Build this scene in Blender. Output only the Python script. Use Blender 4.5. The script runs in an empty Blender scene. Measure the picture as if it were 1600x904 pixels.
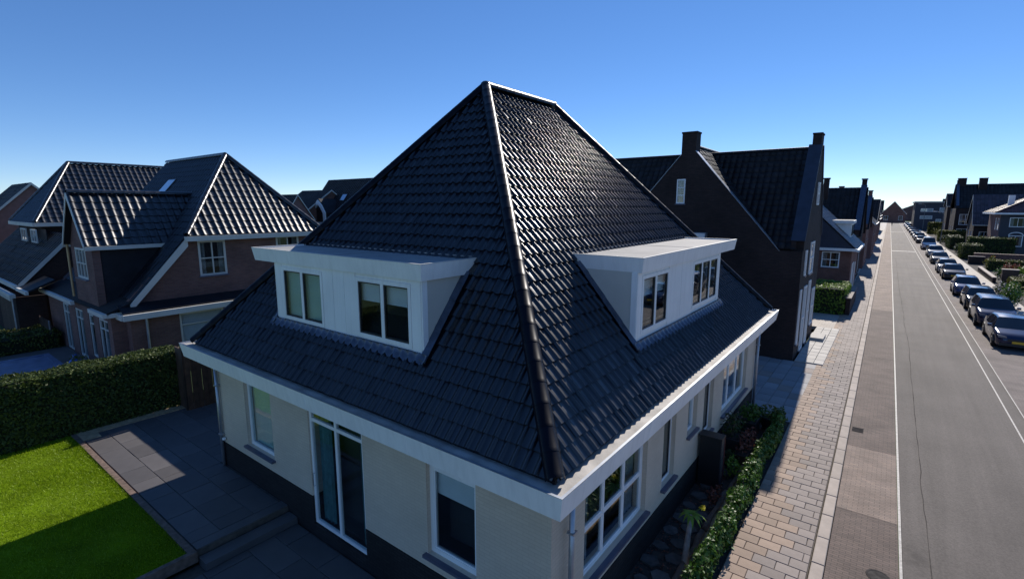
import bpy, bmesh, math, random
from mathutils import Vector, Matrix
import numpy as np
random.seed(7); np.random.seed(7)
R = math.radians
scene = bpy.context.scene
col = scene.collection

# ------------------------------------------------------------------ camera
cam_d = bpy.data.cameras.new('camera'); cam = bpy.data.objects.new('camera', cam_d); col.objects.link(cam)
CAM = Vector((2.9717, -4.9638, 7.1246)); YAW, PITCH, ROLL = R(37.173), R(9.421), R(0.061)
_f = Vector((-math.sin(YAW)*math.cos(PITCH), math.cos(YAW)*math.cos(PITCH), -math.sin(PITCH)))
_r = Vector((math.cos(YAW), math.sin(YAW), 0)); _u = _r.cross(_f)
_r2 = _r*math.cos(ROLL)+_u*math.sin(ROLL); _u2 = -_r*math.sin(ROLL)+_u*math.cos(ROLL)
m = Matrix((_r2, _u2, -_f)).transposed().to_4x4(); m.translation = CAM
cam.matrix_world = m
cam_d.sensor_width = 36.0; cam_d.lens = 782.1/1600*36.0; cam_d.clip_end = 4000; cam_d.clip_start = 0.05
scene.camera = cam

# ------------------------------------------------------------------ light
SUN_EL, SUN_AZ = R(34), R(-5)          # azimuth from +Y, negative towards -X
world = bpy.data.worlds.new('World'); scene.world = world; world.use_nodes = True
wn = world.node_tree; bg = wn.nodes['Background']
sky = wn.nodes.new('ShaderNodeTexSky'); sky.sky_type = 'NISHITA'; sky.sun_disc = False
sky.sun_elevation = SUN_EL; sky.sun_rotation = SUN_AZ
sky.altitude = 1000; sky.air_density = 0.7; sky.dust_density = 0.0; sky.ozone_density = 5.0
hsv = wn.nodes.new('ShaderNodeHueSaturation'); hsv.inputs['Saturation'].default_value = 1.26; hsv.inputs['Hue'].default_value = 0.508; hsv.inputs['Value'].default_value = 1.0
gam = wn.nodes.new('ShaderNodeGamma'); gam.inputs['Gamma'].default_value = 0.76
wn.links.new(sky.outputs[0], gam.inputs['Color']); wn.links.new(gam.outputs[0], hsv.inputs['Color']); wn.links.new(hsv.outputs[0], bg.inputs[0]); bg.inputs[1].default_value = 0.148
sd = bpy.data.lights.new('sun', 'SUN'); sd.energy = 4.0; sd.angle = R(0.5); sd.color = (1.0, 0.93, 0.84)
sun = bpy.data.objects.new('sun', sd); col.objects.link(sun)
sdir = Vector((math.sin(SUN_AZ)*math.cos(SUN_EL), math.cos(SUN_AZ)*math.cos(SUN_EL), math.sin(SUN_EL)))
sun.rotation_euler = sdir.to_track_quat('Z', 'Y').to_euler(); sun.location = (0, 0, 60)
vs = scene.view_settings; vs.view_transform = 'Standard'; vs.look = 'None'; vs.exposure = 0.55; vs.gamma = 1.0; vs.use_curve_mapping = False

# ------------------------------------------------------------------ materials
MATS = {}
def _new(name):
    m = bpy.data.materials.new(name); m.use_nodes = True
    nt = m.node_tree; b = nt.nodes['Principled BSDF']
    return m, nt, b
def N(nt, t, **kw):
    n = nt.nodes.new(t)
    for k, v in kw.items():
        if k in n.inputs: n.inputs[k].default_value = v
        else: setattr(n, k, v)
    return n
def c4(c): return (c[0], c[1], c[2], 1.0)
def plain(name, c, rough=0.6, spec=0.5, var=0.15, scale=3.0, bump=0.0, bscale=40.0, metal=0.0, coat=0.0, rvar=0.0, island=0.0, detail=4.0):
    """colour with noise variation, optional fine bump and per-piece variation"""
    if name in MATS: return MATS[name]
    m, nt, b = _new(name); L = nt.links.new
    tc = N(nt, 'ShaderNodeTexCoord')
    no = N(nt, 'ShaderNodeTexNoise', Scale=scale, Detail=detail); L(tc.outputs['Object'], no.inputs['Vector'])
    mr = N(nt, 'ShaderNodeMapRange'); mr.inputs['To Min'].default_value = 1-var; mr.inputs['To Max'].default_value = 1+var
    mr.inputs['From Min'].default_value = 0.3; mr.inputs['From Max'].default_value = 0.7
    L(no.outputs['Fac'], mr.inputs['Value'])
    fac = mr.outputs[0]
    if island:
        ge = N(nt, 'ShaderNodeNewGeometry'); oi = N(nt, 'ShaderNodeObjectInfo')
        ad = N(nt, 'ShaderNodeMath', operation='ADD'); L(ge.outputs['Random Per Island'], ad.inputs[0]); L(oi.outputs['Random'], ad.inputs[1])
        fr = N(nt, 'ShaderNodeMath', operation='FRACT'); L(ad.outputs[0], fr.inputs[0])
        m2 = N(nt, 'ShaderNodeMapRange'); m2.inputs['To Min'].default_value = 1-island; m2.inputs['To Max'].default_value = 1+island
        L(fr.outputs[0], m2.inputs['Value'])
        mu = N(nt, 'ShaderNodeMath', operation='MULTIPLY'); L(fac, mu.inputs[0]); L(m2.outputs[0], mu.inputs[1]); fac = mu.outputs[0]
    vm = N(nt, 'ShaderNodeVectorMath', operation='SCALE'); vm.inputs[0].default_value = c; L(fac, vm.inputs['Scale'])
    L(vm.outputs[0], b.inputs['Base Color'])
    b.inputs['Roughness'].default_value = rough; b.inputs['Specular IOR Level'].default_value = spec
    b.inputs['Metallic'].default_value = metal; b.inputs['Coat Weight'].default_value = coat
    if rvar:
        m3 = N(nt, 'ShaderNodeMapRange'); m3.inputs['To Min'].default_value = rough-rvar; m3.inputs['To Max'].default_value = rough+rvar
        n3 = N(nt, 'ShaderNodeTexNoise', Scale=scale*3.1, Detail=3.0); L(tc.outputs['Object'], n3.inputs['Vector'])
        L(n3.outputs['Fac'], m3.inputs['Value']); L(m3.outputs[0], b.inputs['Roughness'])
    if bump:
        nb = N(nt, 'ShaderNodeTexNoise', Scale=bscale, Detail=5.0); L(tc.outputs['Object'], nb.inputs['Vector'])
        bp = N(nt, 'ShaderNodeBump', Strength=bump, Distance=0.01); L(nb.outputs['Fac'], bp.inputs['Height']); L(bp.outputs[0], b.inputs['Normal'])
    MATS[name] = m; return m
def wall_uv(nt):
    """(along wall, height) from object coordinates, whichever way the wall faces"""
    L = nt.links.new
    tc = N(nt, 'ShaderNodeTexCoord'); ge = N(nt, 'ShaderNodeNewGeometry')
    sp = N(nt, 'ShaderNodeSeparateXYZ'); L(tc.outputs['Object'], sp.inputs[0])
    sn = N(nt, 'ShaderNodeSeparateXYZ'); L(ge.outputs['True Normal'], sn.inputs[0])
    ab = N(nt, 'ShaderNodeMath', operation='ABSOLUTE'); L(sn.outputs[0], ab.inputs[0])
    gt = N(nt, 'ShaderNodeMath', operation='GREATER_THAN'); L(ab.outputs[0], gt.inputs[0]); gt.inputs[1].default_value = 0.6
    mx = N(nt, 'ShaderNodeMix'); L(gt.outputs[0], mx.inputs[0]); L(sp.outputs[0], mx.inputs[2]); L(sp.outputs[1], mx.inputs[3])
    cb = N(nt, 'ShaderNodeCombineXYZ'); L(mx.outputs[0], cb.inputs[0]); L(sp.outputs[2], cb.inputs[1])
    return tc, cb.outputs[0]
def brick(name, c1, c2, mortar, rough=0.85, bw=0.22, bh=0.065, ms=0.008, bump=0.6, flat=False, patch=0.25):
    if name in MATS: return MATS[name]
    m, nt, b = _new(name); L = nt.links.new
    if flat:
        tc = N(nt, 'ShaderNodeTexCoord'); uv = tc.outputs['Object']
    else: tc, uv = wall_uv(nt)
    br = N(nt, 'ShaderNodeTexBrick', Color1=c4(c1), Color2=c4(c2), Mortar=c4(mortar))
    br.inputs['Scale'].default_value = 1.0; br.inputs['Mortar Size'].default_value = ms; br.inputs['Brick Width'].default_value = bw; br.inputs['Row Height'].default_value = bh
    br.inputs['Bias'].default_value = 0.0; br.inputs['Mortar Smooth'].default_value = 0.3
    L(uv, br.inputs['Vector'])
    no = N(nt, 'ShaderNodeTexNoise', Scale=0.9, Detail=6.0); L(tc.outputs['Object'], no.inputs['Vector'])
    mr = N(nt, 'ShaderNodeMapRange'); mr.inputs['From Min'].default_value = .3; mr.inputs['From Max'].default_value = .7; mr.inputs['To Min'].default_value = 1-patch; mr.inputs['To Max'].default_value = 1+patch; L(no.outputs['Fac'], mr.inputs['Value'])
    vm = N(nt, 'ShaderNodeVectorMath', operation='SCALE'); L(br.outputs['Color'], vm.inputs[0]); L(mr.outputs[0], vm.inputs['Scale'])
    L(vm.outputs[0], b.inputs['Base Color']); b.inputs['Roughness'].default_value = rough; b.inputs['Specular IOR Level'].default_value = 0.3
    iv = N(nt, 'ShaderNodeMath', operation='SUBTRACT'); iv.inputs[0].default_value = 1.0; L(br.outputs['Fac'], iv.inputs[1])
    n2 = N(nt, 'ShaderNodeTexNoise', Scale=25.0, Detail=5.0); L(tc.outputs['Object'], n2.inputs['Vector'])
    ad = N(nt, 'ShaderNodeMath', operation='MULTIPLY_ADD'); L(n2.outputs['Fac'], ad.inputs[0]); ad.inputs[1].default_value = 0.35; L(iv.outputs[0], ad.inputs[2])
    bp = N(nt, 'ShaderNodeBump', Strength=bump, Distance=0.008); L(ad.outputs[0], bp.inputs['Height']); L(bp.outputs[0], b.inputs['Normal'])
    MATS[name] = m; return m
def glass(name='glass', tint=(0.90, 0.94, 0.94)):
    if name in MATS: return MATS[name]
    m, nt, b = _new(name); L = nt.links.new; nt.nodes.remove(b)
    out = nt.nodes['Material Output']
    tr = N(nt, 'ShaderNodeBsdfTransparent', Color=c4(tint)); gl = N(nt, 'ShaderNodeBsdfGlossy', Roughness=0.02, Color=(.95, .97, 1, 1))
    ge = N(nt, 'ShaderNodeNewGeometry'); dt = N(nt, 'ShaderNodeVectorMath', operation='DOT_PRODUCT'); L(ge.outputs['Incoming'], dt.inputs[0]); L(ge.outputs['Normal'], dt.inputs[1])
    ab = N(nt, 'ShaderNodeMath', operation='ABSOLUTE'); L(dt.outputs['Value'], ab.inputs[0]); iv = N(nt, 'ShaderNodeMath', operation='SUBTRACT'); iv.inputs[0].default_value = 1.0; L(ab.outputs[0], iv.inputs[1])
    pw = N(nt, 'ShaderNodeMath', operation='POWER'); L(iv.outputs[0], pw.inputs[0]); pw.inputs[1].default_value = 5.0
    fr = N(nt, 'ShaderNodeMapRange'); fr.inputs['To Min'].default_value = 0.055; fr.inputs['To Max'].default_value = 1.0; L(pw.outputs[0], fr.inputs['Value'])
    tc = N(nt, 'ShaderNodeTexCoord'); no = N(nt, 'ShaderNodeTexNoise', Scale=1.4, Detail=1.0); L(tc.outputs['Object'], no.inputs['Vector'])
    bp = N(nt, 'ShaderNodeBump', Strength=0.04, Distance=0.05); L(no.outputs['Fac'], bp.inputs['Height']); L(bp.outputs[0], gl.inputs['Normal'])
    mx = N(nt, 'ShaderNodeMixShader'); L(fr.outputs[0], mx.inputs[0]); L(tr.outputs[0], mx.inputs[1]); L(gl.outputs[0], mx.inputs[2]); L(mx.outputs[0], out.inputs['Surface'])
    MATS[name] = m; return m
def leaf(name, c1, c2, rough=0.6, trans=0.25):
    if name in MATS: return MATS[name]
    m, nt, b = _new(name); L = nt.links.new; out = nt.nodes['Material Output']
    ge = N(nt, 'ShaderNodeNewGeometry')
    mx = N(nt, 'ShaderNodeMix', data_type='RGBA'); L(ge.outputs['Random Per Island'], mx.inputs[0]); mx.inputs[6].default_value = c4(c1); mx.inputs[7].default_value = c4(c2)
    L(mx.outputs[2], b.inputs['Base Color']); b.inputs['Roughness'].default_value = rough; b.inputs['Specular IOR Level'].default_value = 0.35
    tl = N(nt, 'ShaderNodeBsdfTranslucent'); L(mx.outputs[2], tl.inputs['Color'])
    ms = N(nt, 'ShaderNodeMixShader'); ms.inputs[0].default_value = trans; L(b.outputs[0], ms.inputs[1]); L(tl.outputs[0], ms.inputs[2]); L(ms.outputs[0], out.inputs['Surface'])
    MATS[name] = m; return m

M_tile = plain('glazed_tile', (0.003, 0.004, 0.009), rough=0.31, spec=0.86, var=0.25, scale=2.0, rvar=0.04, island=0.25, bump=0.02, bscale=14)
M_cap = plain('glazed_cap', (0.004, 0.005, 0.010), rough=0.36, spec=0.14, var=0.25, scale=2.0, rvar=0.05, island=0.2)
M_tile2 = plain('glazed_tile_old', (0.006, 0.007, 0.010), rough=0.30, spec=0.8, var=0.3, scale=2.0, rvar=0.06, island=0.3, bump=0.08, bscale=12)
M_tile_matt = plain('matt_dark_tile', (0.013, 0.014, 0.019), rough=0.62, spec=0.3, var=0.3, scale=1.5, island=0.35, bump=0.1, bscale=15)
M_under = plain('roof_underlay', (0.010, 0.010, 0.013), rough=0.9)
M_white = plain('white_paint', (0.86, 0.855, 0.84), rough=0.42, var=0.05, scale=1.3, bump=0.03, bscale=20)
def add_streaks(m, lo=.91):
    nt = m.node_tree; L = nt.links.new; b = nt.nodes['Principled BSDF']; src = b.inputs['Base Color'].links[0].from_socket
    tc = N(nt, 'ShaderNodeTexCoord'); mp = N(nt, 'ShaderNodeMapping'); mp.inputs['Scale'].default_value = (9, 9, .55); L(tc.outputs['Object'], mp.inputs['Vector'])
    no = N(nt, 'ShaderNodeTexNoise', Scale=1.0, Detail=6.0, Roughness=0.65); L(mp.outputs[0], no.inputs['Vector'])
    mr = N(nt, 'ShaderNodeMapRange'); mr.inputs['From Min'].default_value = .32; mr.inputs['From Max'].default_value = .55; mr.inputs['To Min'].default_value = lo; mr.inputs['To Max'].default_value = 1.0; L(no.outputs['Fac'], mr.inputs['Value'])
    vm = N(nt, 'ShaderNodeVectorMath', operation='SCALE'); L(src, vm.inputs[0]); L(mr.outputs[0], vm.inputs['Scale']); L(vm.outputs[0], b.inputs['Base Color'])
add_streaks(M_white)
M_cream = plain('cream_paint', (0.60, 0.59, 0.55), rough=0.5, var=0.08, scale=1.2)
M_cheek = plain('cheek_board', (0.56, 0.53, 0.47), rough=0.55, var=0.08, scale=1.3)
M_flat = plain('bitumen_roof', (0.30, 0.295, 0.285), rough=0.8, var=0.16, scale=1.7, bump=0.25, bscale=60)
M_gutter = plain('gutter_lining', (0.40, 0.375, 0.34), rough=0.75, var=0.28, scale=2.6, bump=0.3, bscale=30)
M_paint_brick = brick('painted_brick', (0.60, 0.50, 0.39), (0.63, 0.53, 0.415), (0.55, 0.455, 0.35), rough=0.8, patch=0.08, bump=0.5, ms=0.006)
M_plinth = brick('dark_plinth_brick', (0.018, 0.016, 0.017), (0.027, 0.024, 0.024), (0.010, 0.010, 0.010), patch=0.3)
M_brown_brick = brick('brown_brick', (0.21, 0.105, 0.09), (0.15, 0.078, 0.07), (0.16, 0.125, 0.11), patch=0.2)
M_dark_brick = brick('dark_brick', (0.030, 0.021, 0.020), (0.044, 0.029, 0.027), (0.022, 0.018, 0.018), patch=0.25)
M_red_brick = brick('red_brick', (0.20, 0.085, 0.065), (0.15, 0.065, 0.05), (0.18, 0.14, 0.12), patch=0.25)
M_slate_wall = plain('dark_blue_wall', (0.045, 0.05, 0.065), rough=0.7, var=0.15)
M_zinc = plain('zinc', (0.36, 0.39, 0.44), rough=0.4, metal=0.7, var=0.15, scale=4)
M_lead = plain('lead_flashing', (0.075, 0.095, 0.14), rough=0.36, metal=0.35, var=0.25, scale=6, bump=0.15, bscale=25)
M_glass = glass()
M_alu = plain('black_frame', (0.02, 0.02, 0.022), rough=0.4)
M_wood = plain('brown_boards', (0.11, 0.055, 0.03), rough=0.7, var=0.35, scale=5, island=0.3, bump=0.2, bscale=50)
M_darkwood = plain('dark_timber', (0.06, 0.035, 0.024), rough=0.7, var=0.35, scale=5, island=0.3, bump=0.2, bscale=50)
M_blind = plain('pale_blind', (0.72, 0.72, 0.70), rough=0.7, var=0.05)
M_green_blind = plain('green_blind', (0.45, 0.60, 0.48), rough=0.7, var=0.06)
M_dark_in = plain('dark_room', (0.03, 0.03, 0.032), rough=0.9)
M_curtain = plain('grey_curtain', (0.28, 0.29, 0.30), rough=0.9, var=0.2, scale=8)
M_teal = plain('teal_curtain', (0.08, 0.20, 0.21), rough=0.9, var=0.2, scale=8)
M_sill = plain('blue_stone_sill', (0.10, 0.105, 0.15), rough=0.35, var=0.15)
M_patio = plain('patio_slab', (0.105, 0.098, 0.098), rough=0.62, var=0.16, scale=1.2, island=0.16, bump=0.12, bscale=22)
M_pav_warm = plain('warm_paver', (0.33, 0.245, 0.185), rough=0.85, var=0.16, scale=2.3, island=0.14, bump=0.2, bscale=30)
M_pav_grey = plain('grey_paver', (0.270, 0.228, 0.203), rough=0.85, var=0.16, scale=2.3, island=0.16, bump=0.2, bscale=30)
M_pav_light = plain('light_slab', (0.42, 0.40, 0.37), rough=0.8, var=0.14, scale=2.0, island=0.1, bump=0.15, bscale=25)
M_drive = plain('driveway_slab', (0.26, 0.255, 0.26), rough=0.8, var=0.15, scale=1.8, island=0.12, bump=0.15, bscale=25)
M_joint = plain('joint_sand', (0.10, 0.085, 0.07), rough=0.95, var=0.3, scale=9)
M_kerb = plain('kerb_stone', (0.37, 0.315, 0.27), rough=0.85, var=0.15, scale=3, island=0.12, bump=0.25, bscale=40)
M_lane1 = brick('lane_brick_dark', (0.15, 0.112, 0.095), (0.115, 0.088, 0.076), (0.07, 0.056, 0.048), bw=0.21, bh=0.075, ms=0.006, flat=True, patch=0.22)
M_lane2 = brick('lane_brick_pale', (0.27, 0.205, 0.165), (0.215, 0.168, 0.14), (0.12, 0.098, 0.085), bw=0.21, bh=0.075, ms=0.006, flat=True, patch=0.25)
M_park = brick('parking_brick', (0.16, 0.135, 0.125), (0.19, 0.155, 0.14), (0.10, 0.088, 0.08), bw=0.21, bh=0.075, ms=0.006, flat=True, patch=0.25)
M_walkR = brick('concrete_walk', (0.48, 0.435, 0.38), (0.53, 0.48, 0.42), (0.34, 0.30, 0.26), bw=0.3, bh=0.3, ms=0.008, flat=True, patch=0.15)
M_line = plain('road_paint', (0.40, 0.38, 0.35), rough=0.7, var=0.3, scale=14, detail=8)
M_seam = plain('tar_seam', (0.068, 0.063, 0.059), rough=1.0, spec=0.05, var=0.4, scale=8)
M_soil = plain('soil', (0.05, 0.042, 0.036), rough=1.0, var=0.5, scale=6, bump=0.8, bscale=18)
M_sand = plain('sandy_edge', (0.40, 0.29, 0.17), rough=0.95, var=0.3, scale=7, bump=0.4, bscale=30)
M_leaf = leaf('hedge_leaf', (0.022, 0.045, 0.008), (0.085, 0.115, 0.022))
M_leaf_y = leaf('yellow_green_leaf', (0.06, 0.085, 0.014), (0.17, 0.17, 0.03))
M_leaf_s = leaf('glossy_shrub_leaf', (0.028, 0.075, 0.012), (0.095, 0.19, 0.03), rough=0.5)
M_leaf_d = leaf('dark_leaf', (0.02, 0.04, 0.012), (0.05, 0.08, 0.02))
M_leaf_b = leaf('bright_leaf', (0.10, 0.20, 0.02), (0.22, 0.32, 0.04))
M_petal_y = leaf('yellow_petal', (0.62, 0.50, 0.02), (0.75, 0.65, 0.05))
M_petal_r = leaf('red_brown_leaf', (0.16, 0.05, 0.035), (0.25, 0.09, 0.06))
M_petal_o = leaf('orange_petal', (0.50, 0.20, 0.03), (0.62, 0.34, 0.04))
M_petal_w = leaf('white_petal', (0.6, 0.6, 0.62), (0.75, 0.72, 0.74))
M_core = plain('hedge_core', (0.014, 0.022, 0.008), rough=1.0, var=0.4, scale=8)
M_bark = plain('bark', (0.16, 0.11, 0.085), rough=0.9, var=0.35, scale=9, bump=0.5, bscale=20)
M_black = plain('black_plastic', (0.012, 0.013, 0.016), rough=0.4)
M_rubber = plain('rubber', (0.014, 0.014, 0.015), rough=0.85)
M_steel = plain('alloy', (0.5, 0.51, 0.53), rough=0.3, metal=0.9, var=0.05)
M_lampg = plain('headlamp_glass', (0.16, 0.17, 0.19), rough=0.08, spec=0.9, var=0.05)
M_plate = plain('yellow_plate', (0.75, 0.42, 0.02), rough=0.5, var=0.03)
M_tarp = plain('blue_tarp', (0.09, 0.12, 0.22), rough=0.5, var=0.25, scale=3, bump=0.3, bscale=7)
M_blue = plain('blue_plastic', (0.05, 0.14, 0.5), rough=0.4)
M_redroof = plain('red_brown_tile', (0.10, 0.035, 0.032), rough=0.5, var=0.25, scale=2, island=0.3)
M_pink = plain('pink_render', (0.22, 0.12, 0.11), rough=0.85, var=0.12)
M_asphalt = None
def asphalt():
    m, nt, b = _new('asphalt'); L = nt.links.new
    tc = N(nt, 'ShaderNodeTexCoord')
    big = N(nt, 'ShaderNodeTexNoise', Scale=0.35, Detail=5.0); L(tc.outputs['Object'], big.inputs['Vector'])
    sm = N(nt, 'ShaderNodeTexNoise', Scale=28.0, Detail=6.0, Roughness=0.8); L(tc.outputs['Object'], sm.inputs['Vector'])
    ra = N(nt, 'ShaderNodeMapRange'); ra.inputs['From Min'].default_value = .3; ra.inputs['From Max'].default_value = .7; ra.inputs['To Min'].default_value = .82; ra.inputs['To Max'].default_value = 1.16; L(big.outputs['Fac'], ra.inputs['Value'])
    rb = N(nt, 'ShaderNodeMapRange'); rb.inputs['From Min'].default_value = .3; rb.inputs['From Max'].default_value = .7; rb.inputs['To Min'].default_value = .66; rb.inputs['To Max'].default_value = 1.38; L(sm.outputs['Fac'], rb.inputs['Value'])
    mu0 = N(nt, 'ShaderNodeMath', operation='MULTIPLY'); L(ra.outputs[0], mu0.inputs[0]); L(rb.outputs[0], mu0.inputs[1])
    mp = N(nt, 'ShaderNodeMapping'); mp.inputs['Scale'].default_value = (2.6, 0.10, 1.0); L(tc.outputs['Object'], mp.inputs['Vector'])
    wr_ = N(nt, 'ShaderNodeTexNoise', Scale=1.0, Detail=6.0, Roughness=0.6); L(mp.outputs[0], wr_.inputs['Vector'])
    rc_ = N(nt, 'ShaderNodeMapRange'); rc_.inputs['From Min'].default_value = .3; rc_.inputs['From Max'].default_value = .7; rc_.inputs['To Min'].default_value = .84; rc_.inputs['To Max'].default_value = 1.14; L(wr_.outputs['Fac'], rc_.inputs['Value'])
    mu = N(nt, 'ShaderNodeMath', operation='MULTIPLY'); L(mu0.outputs[0], mu.inputs[0]); L(rc_.outputs[0], mu.inputs[1])
    # an old oil stain by the seam
    ds = N(nt, 'ShaderNodeMapping'); ds.inputs['Location'].default_value = (-4.03*2.2, -7.5*.9, 0); ds.inputs['Scale'].default_value = (2.2, .9, 0); L(tc.outputs['Object'], ds.inputs['Vector'])
    ln = N(nt, 'ShaderNodeVectorMath', operation='LENGTH'); L(ds.outputs[0], ln.inputs[0])
    sn3 = N(nt, 'ShaderNodeTexNoise', Scale=4.0, Detail=5.0); L(tc.outputs['Object'], sn3.inputs['Vector'])
    sa = N(nt, 'ShaderNodeMath', operation='MULTIPLY_ADD'); L(sn3.outputs['Fac'], sa.inputs[0]); sa.inputs[1].default_value = 1.1; L(ln.outputs['Value'], sa.inputs[2])
    sr = N(nt, 'ShaderNodeMapRange'); sr.inputs['From Min'].default_value = .55; sr.inputs['From Max'].default_value = 1.05; sr.inputs['To Min'].default_value = .62; sr.inputs['To Max'].default_value = 1.0; L(sa.outputs[0], sr.inputs['Value'])
    mv = N(nt, 'ShaderNodeMath', operation='MULTIPLY'); L(mu.outputs[0], mv.inputs[0]); L(sr.outputs[0], mv.inputs[1])
    vm = N(nt, 'ShaderNodeVectorMath', operation='SCALE'); vm.inputs[0].default_value = (0.106, 0.093, 0.084); L(mv.outputs[0], vm.inputs['Scale']); L(vm.outputs[0], b.inputs['Base Color'])
    b.inputs['Roughness'].default_value = 0.85; b.inputs['Specular IOR Level'].default_value = 0.3
    bp = N(nt, 'ShaderNodeBump', Strength=0.5, Distance=0.006); L(sm.outputs['Fac'], bp.inputs['Height']); L(bp.outputs[0], b.inputs['Normal'])
    return m
M_asphalt = asphalt()
M_ground = plain('meadow', (0.05, 0.085, 0.026), rough=1.0, var=0.4, scale=0.3, bump=0.3, bscale=6)
M_lawn = plain('lawn_soil', (0.115, 0.185, 0.003), rough=1.0, spec=0.1, var=0.3, scale=1.2, bump=0.6, bscale=50)
M_grass = leaf('grass_blade', (0.155, 0.25, 0.002), (0.27, 0.38, 0.006), rough=0.55, trans=0.3)

# ------------------------------------------------------------------ helpers
def worldloc(o):
    v = Vector((0, 0, 0))
    while o is not None: v += o.location; o = o.parent
    return v
class MB:
    """collects geometry, builds ONE mesh object"""
    def __init__(s, T=None): s.v = []; s.f = []; s.mi = []; s.T = T; s.cm = 0
    def add(s, vs, fs, mi=None):
        b = len(s.v)
        if s.T: vs = [s.T(*p) for p in vs]
        s.v += [tuple(p) for p in vs]; s.f += [tuple(i+b for i in f) for f in fs]; s.mi += [s.cm if mi is None else mi]*len(fs)
        return s
    def box(s, x0, x1, y0, y1, z0, z1, mi=None):
        return s.add([(x0,y0,z0),(x1,y0,z0),(x1,y1,z0),(x0,y1,z0),(x0,y0,z1),(x1,y0,z1),(x1,y1,z1),(x0,y1,z1)],
              [(0,3,2,1),(4,5,6,7),(0,1,5,4),(1,2,6,5),(2,3,7,6),(3,0,4,7)], mi)
    def prism(s, poly, a, b, axis=1, mi=None):
        """extrude polygon. axis=1: poly in (x,z) along y; axis=0: (y,z) along x; axis=2: (x,y) along z"""
        n = len(poly)
        def P(p, t): return (p[0], t, p[1]) if axis == 1 else ((t, p[0], p[1]) if axis == 0 else (p[0], p[1], t))
        vs = [P(p, a) for p in poly]+[P(p, b) for p in poly]
        return s.add(vs, [tuple(range(n)), tuple(range(2*n-1, n-1, -1))]+[(i, (i+1) % n, (i+1) % n+n, i+n) for i in range(n)], mi)
    def slab(s, pts, t, mi=None):
        """thick polygon: pts 3D, extruded down its normal by t"""
        a, b, c = Vector(pts[0]), Vector(pts[1]), Vector(pts[2]); n = (b-a).cross(c-a).normalized()
        k = len(pts); lo = [Vector(p)-n*t for p in pts]
        return s.add([tuple(p) for p in pts]+[tuple(p) for p in lo], [tuple(range(k)), tuple(range(2*k-1, k-1, -1))]+[(i, i+k, (i+1) % k+k, (i+1) % k) for i in range(k)], mi)
    def tube(s, path, r, n=8, mi=None, cap=True):
        P = [Vector(p) for p in path]; rs = r if isinstance(r, (list, tuple)) else [r]*len(P)
        b = []; rings = []
        for i, p in enumerate(P):
            d = (P[min(i+1, len(P)-1)]-P[max(i-1, 0)]).normalized()
            up = Vector((0, 0, 1)) if abs(d.z) < .9 else Vector((1, 0, 0))
            a = d.cross(up).normalized(); c = a.cross(d)
            b += [tuple(p+(a*math.cos(t)+c*math.sin(t))*rs[i]) for t in [2*math.pi*k/n for k in range(n)]]
        fs = [(i*n+k, i*n+(k+1) % n, (i+1)*n+(k+1) % n, (i+1)*n+k) for i in range(len(P)-1) for k in range(n)]
        if cap: fs += [tuple(range(n-1, -1, -1)), tuple(range((len(P)-1)*n, len(P)*n))]
        return s.add(b, fs, mi)
    def lathe(s, prof, c, n=14, axis='z', mi=None):
        vs = []
        for r, h in prof:
            for k in range(n):
                t = 2*math.pi*k/n; x, y = r*math.cos(t), r*math.sin(t)
                vs.append((c[0]+x, c[1]+y, c[2]+h) if axis == 'z' else (c[0]+h, c[1]+x, c[2]+y))
        fs = [(i*n+k, i*n+(k+1) % n, (i+1)*n+(k+1) % n, (i+1)*n+k) for i in range(len(prof)-1) for k in range(n)]
        fs += [tuple(range(n-1, -1, -1)), tuple(range((len(prof)-1)*n, len(prof)*n))]
        return s.add(vs, fs, mi)
    def build(s, name, mat, parent=None, smooth=False, recalc=True, local=False, **props):
        me = bpy.data.meshes.new(name)
        off = worldloc(parent) if (parent is not None and not local) else Vector((0, 0, 0))
        vs = [(x-off.x, y-off.y, z-off.z) for x, y, z in s.v]
        me.from_pydata(vs, [], s.f)
        mats = mat if isinstance(mat, (list, tuple)) else [mat]
        for mm in mats: me.materials.append(mm)
        if len(mats) > 1: me.polygons.foreach_set('material_index', s.mi)
        if recalc and len(s.f) < 20000:
            bm = bmesh.new(); bm.from_mesh(me); bmesh.ops.recalc_face_normals(bm, faces=bm.faces); bm.to_mesh(me); bm.free()
        if smooth: me.polygons.foreach_set('use_smooth', [True]*len(me.polygons))
        o = bpy.data.objects.new(name, me); col.objects.link(o)
        if parent is not None: o.parent = parent
        for k, v in props.items(): o[k] = v
        return o
def thing(name, label, cat, loc=(0, 0, 0), group=None, rz=0):
    o = bpy.data.objects.new(name, None); col.objects.link(o); o.location = loc; o.rotation_euler.z = rz
    o.empty_display_size = 0.3; o['label'] = label; o['category'] = cat
    if group: o['group'] = group
    return o
def tag(o, label, cat, group=None):
    o['label'] = label; o['category'] = cat
    if group: o['group'] = group
    return o
def copy_tree(o, parent=None):
    c = o.copy(); col.objects.link(c); c.parent = parent
    for ch in list(o.children): copy_tree(ch, c)
    return c
def struct(mb, name, mat, **kw): return mb.build(name, mat, kind='structure', **kw)
def south(Y): return lambda u, n, z: (u, Y-n, z)      # facade facing -Y: u = x, n outward
def east(X): return lambda u, n, z: (X+n, u, z)       # facade facing +X: u = y
def west(X): return lambda u, n, z: (X-n, u, z)
SK = 0.0085
def st(x, y): return (x-SK*y, y)
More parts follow.
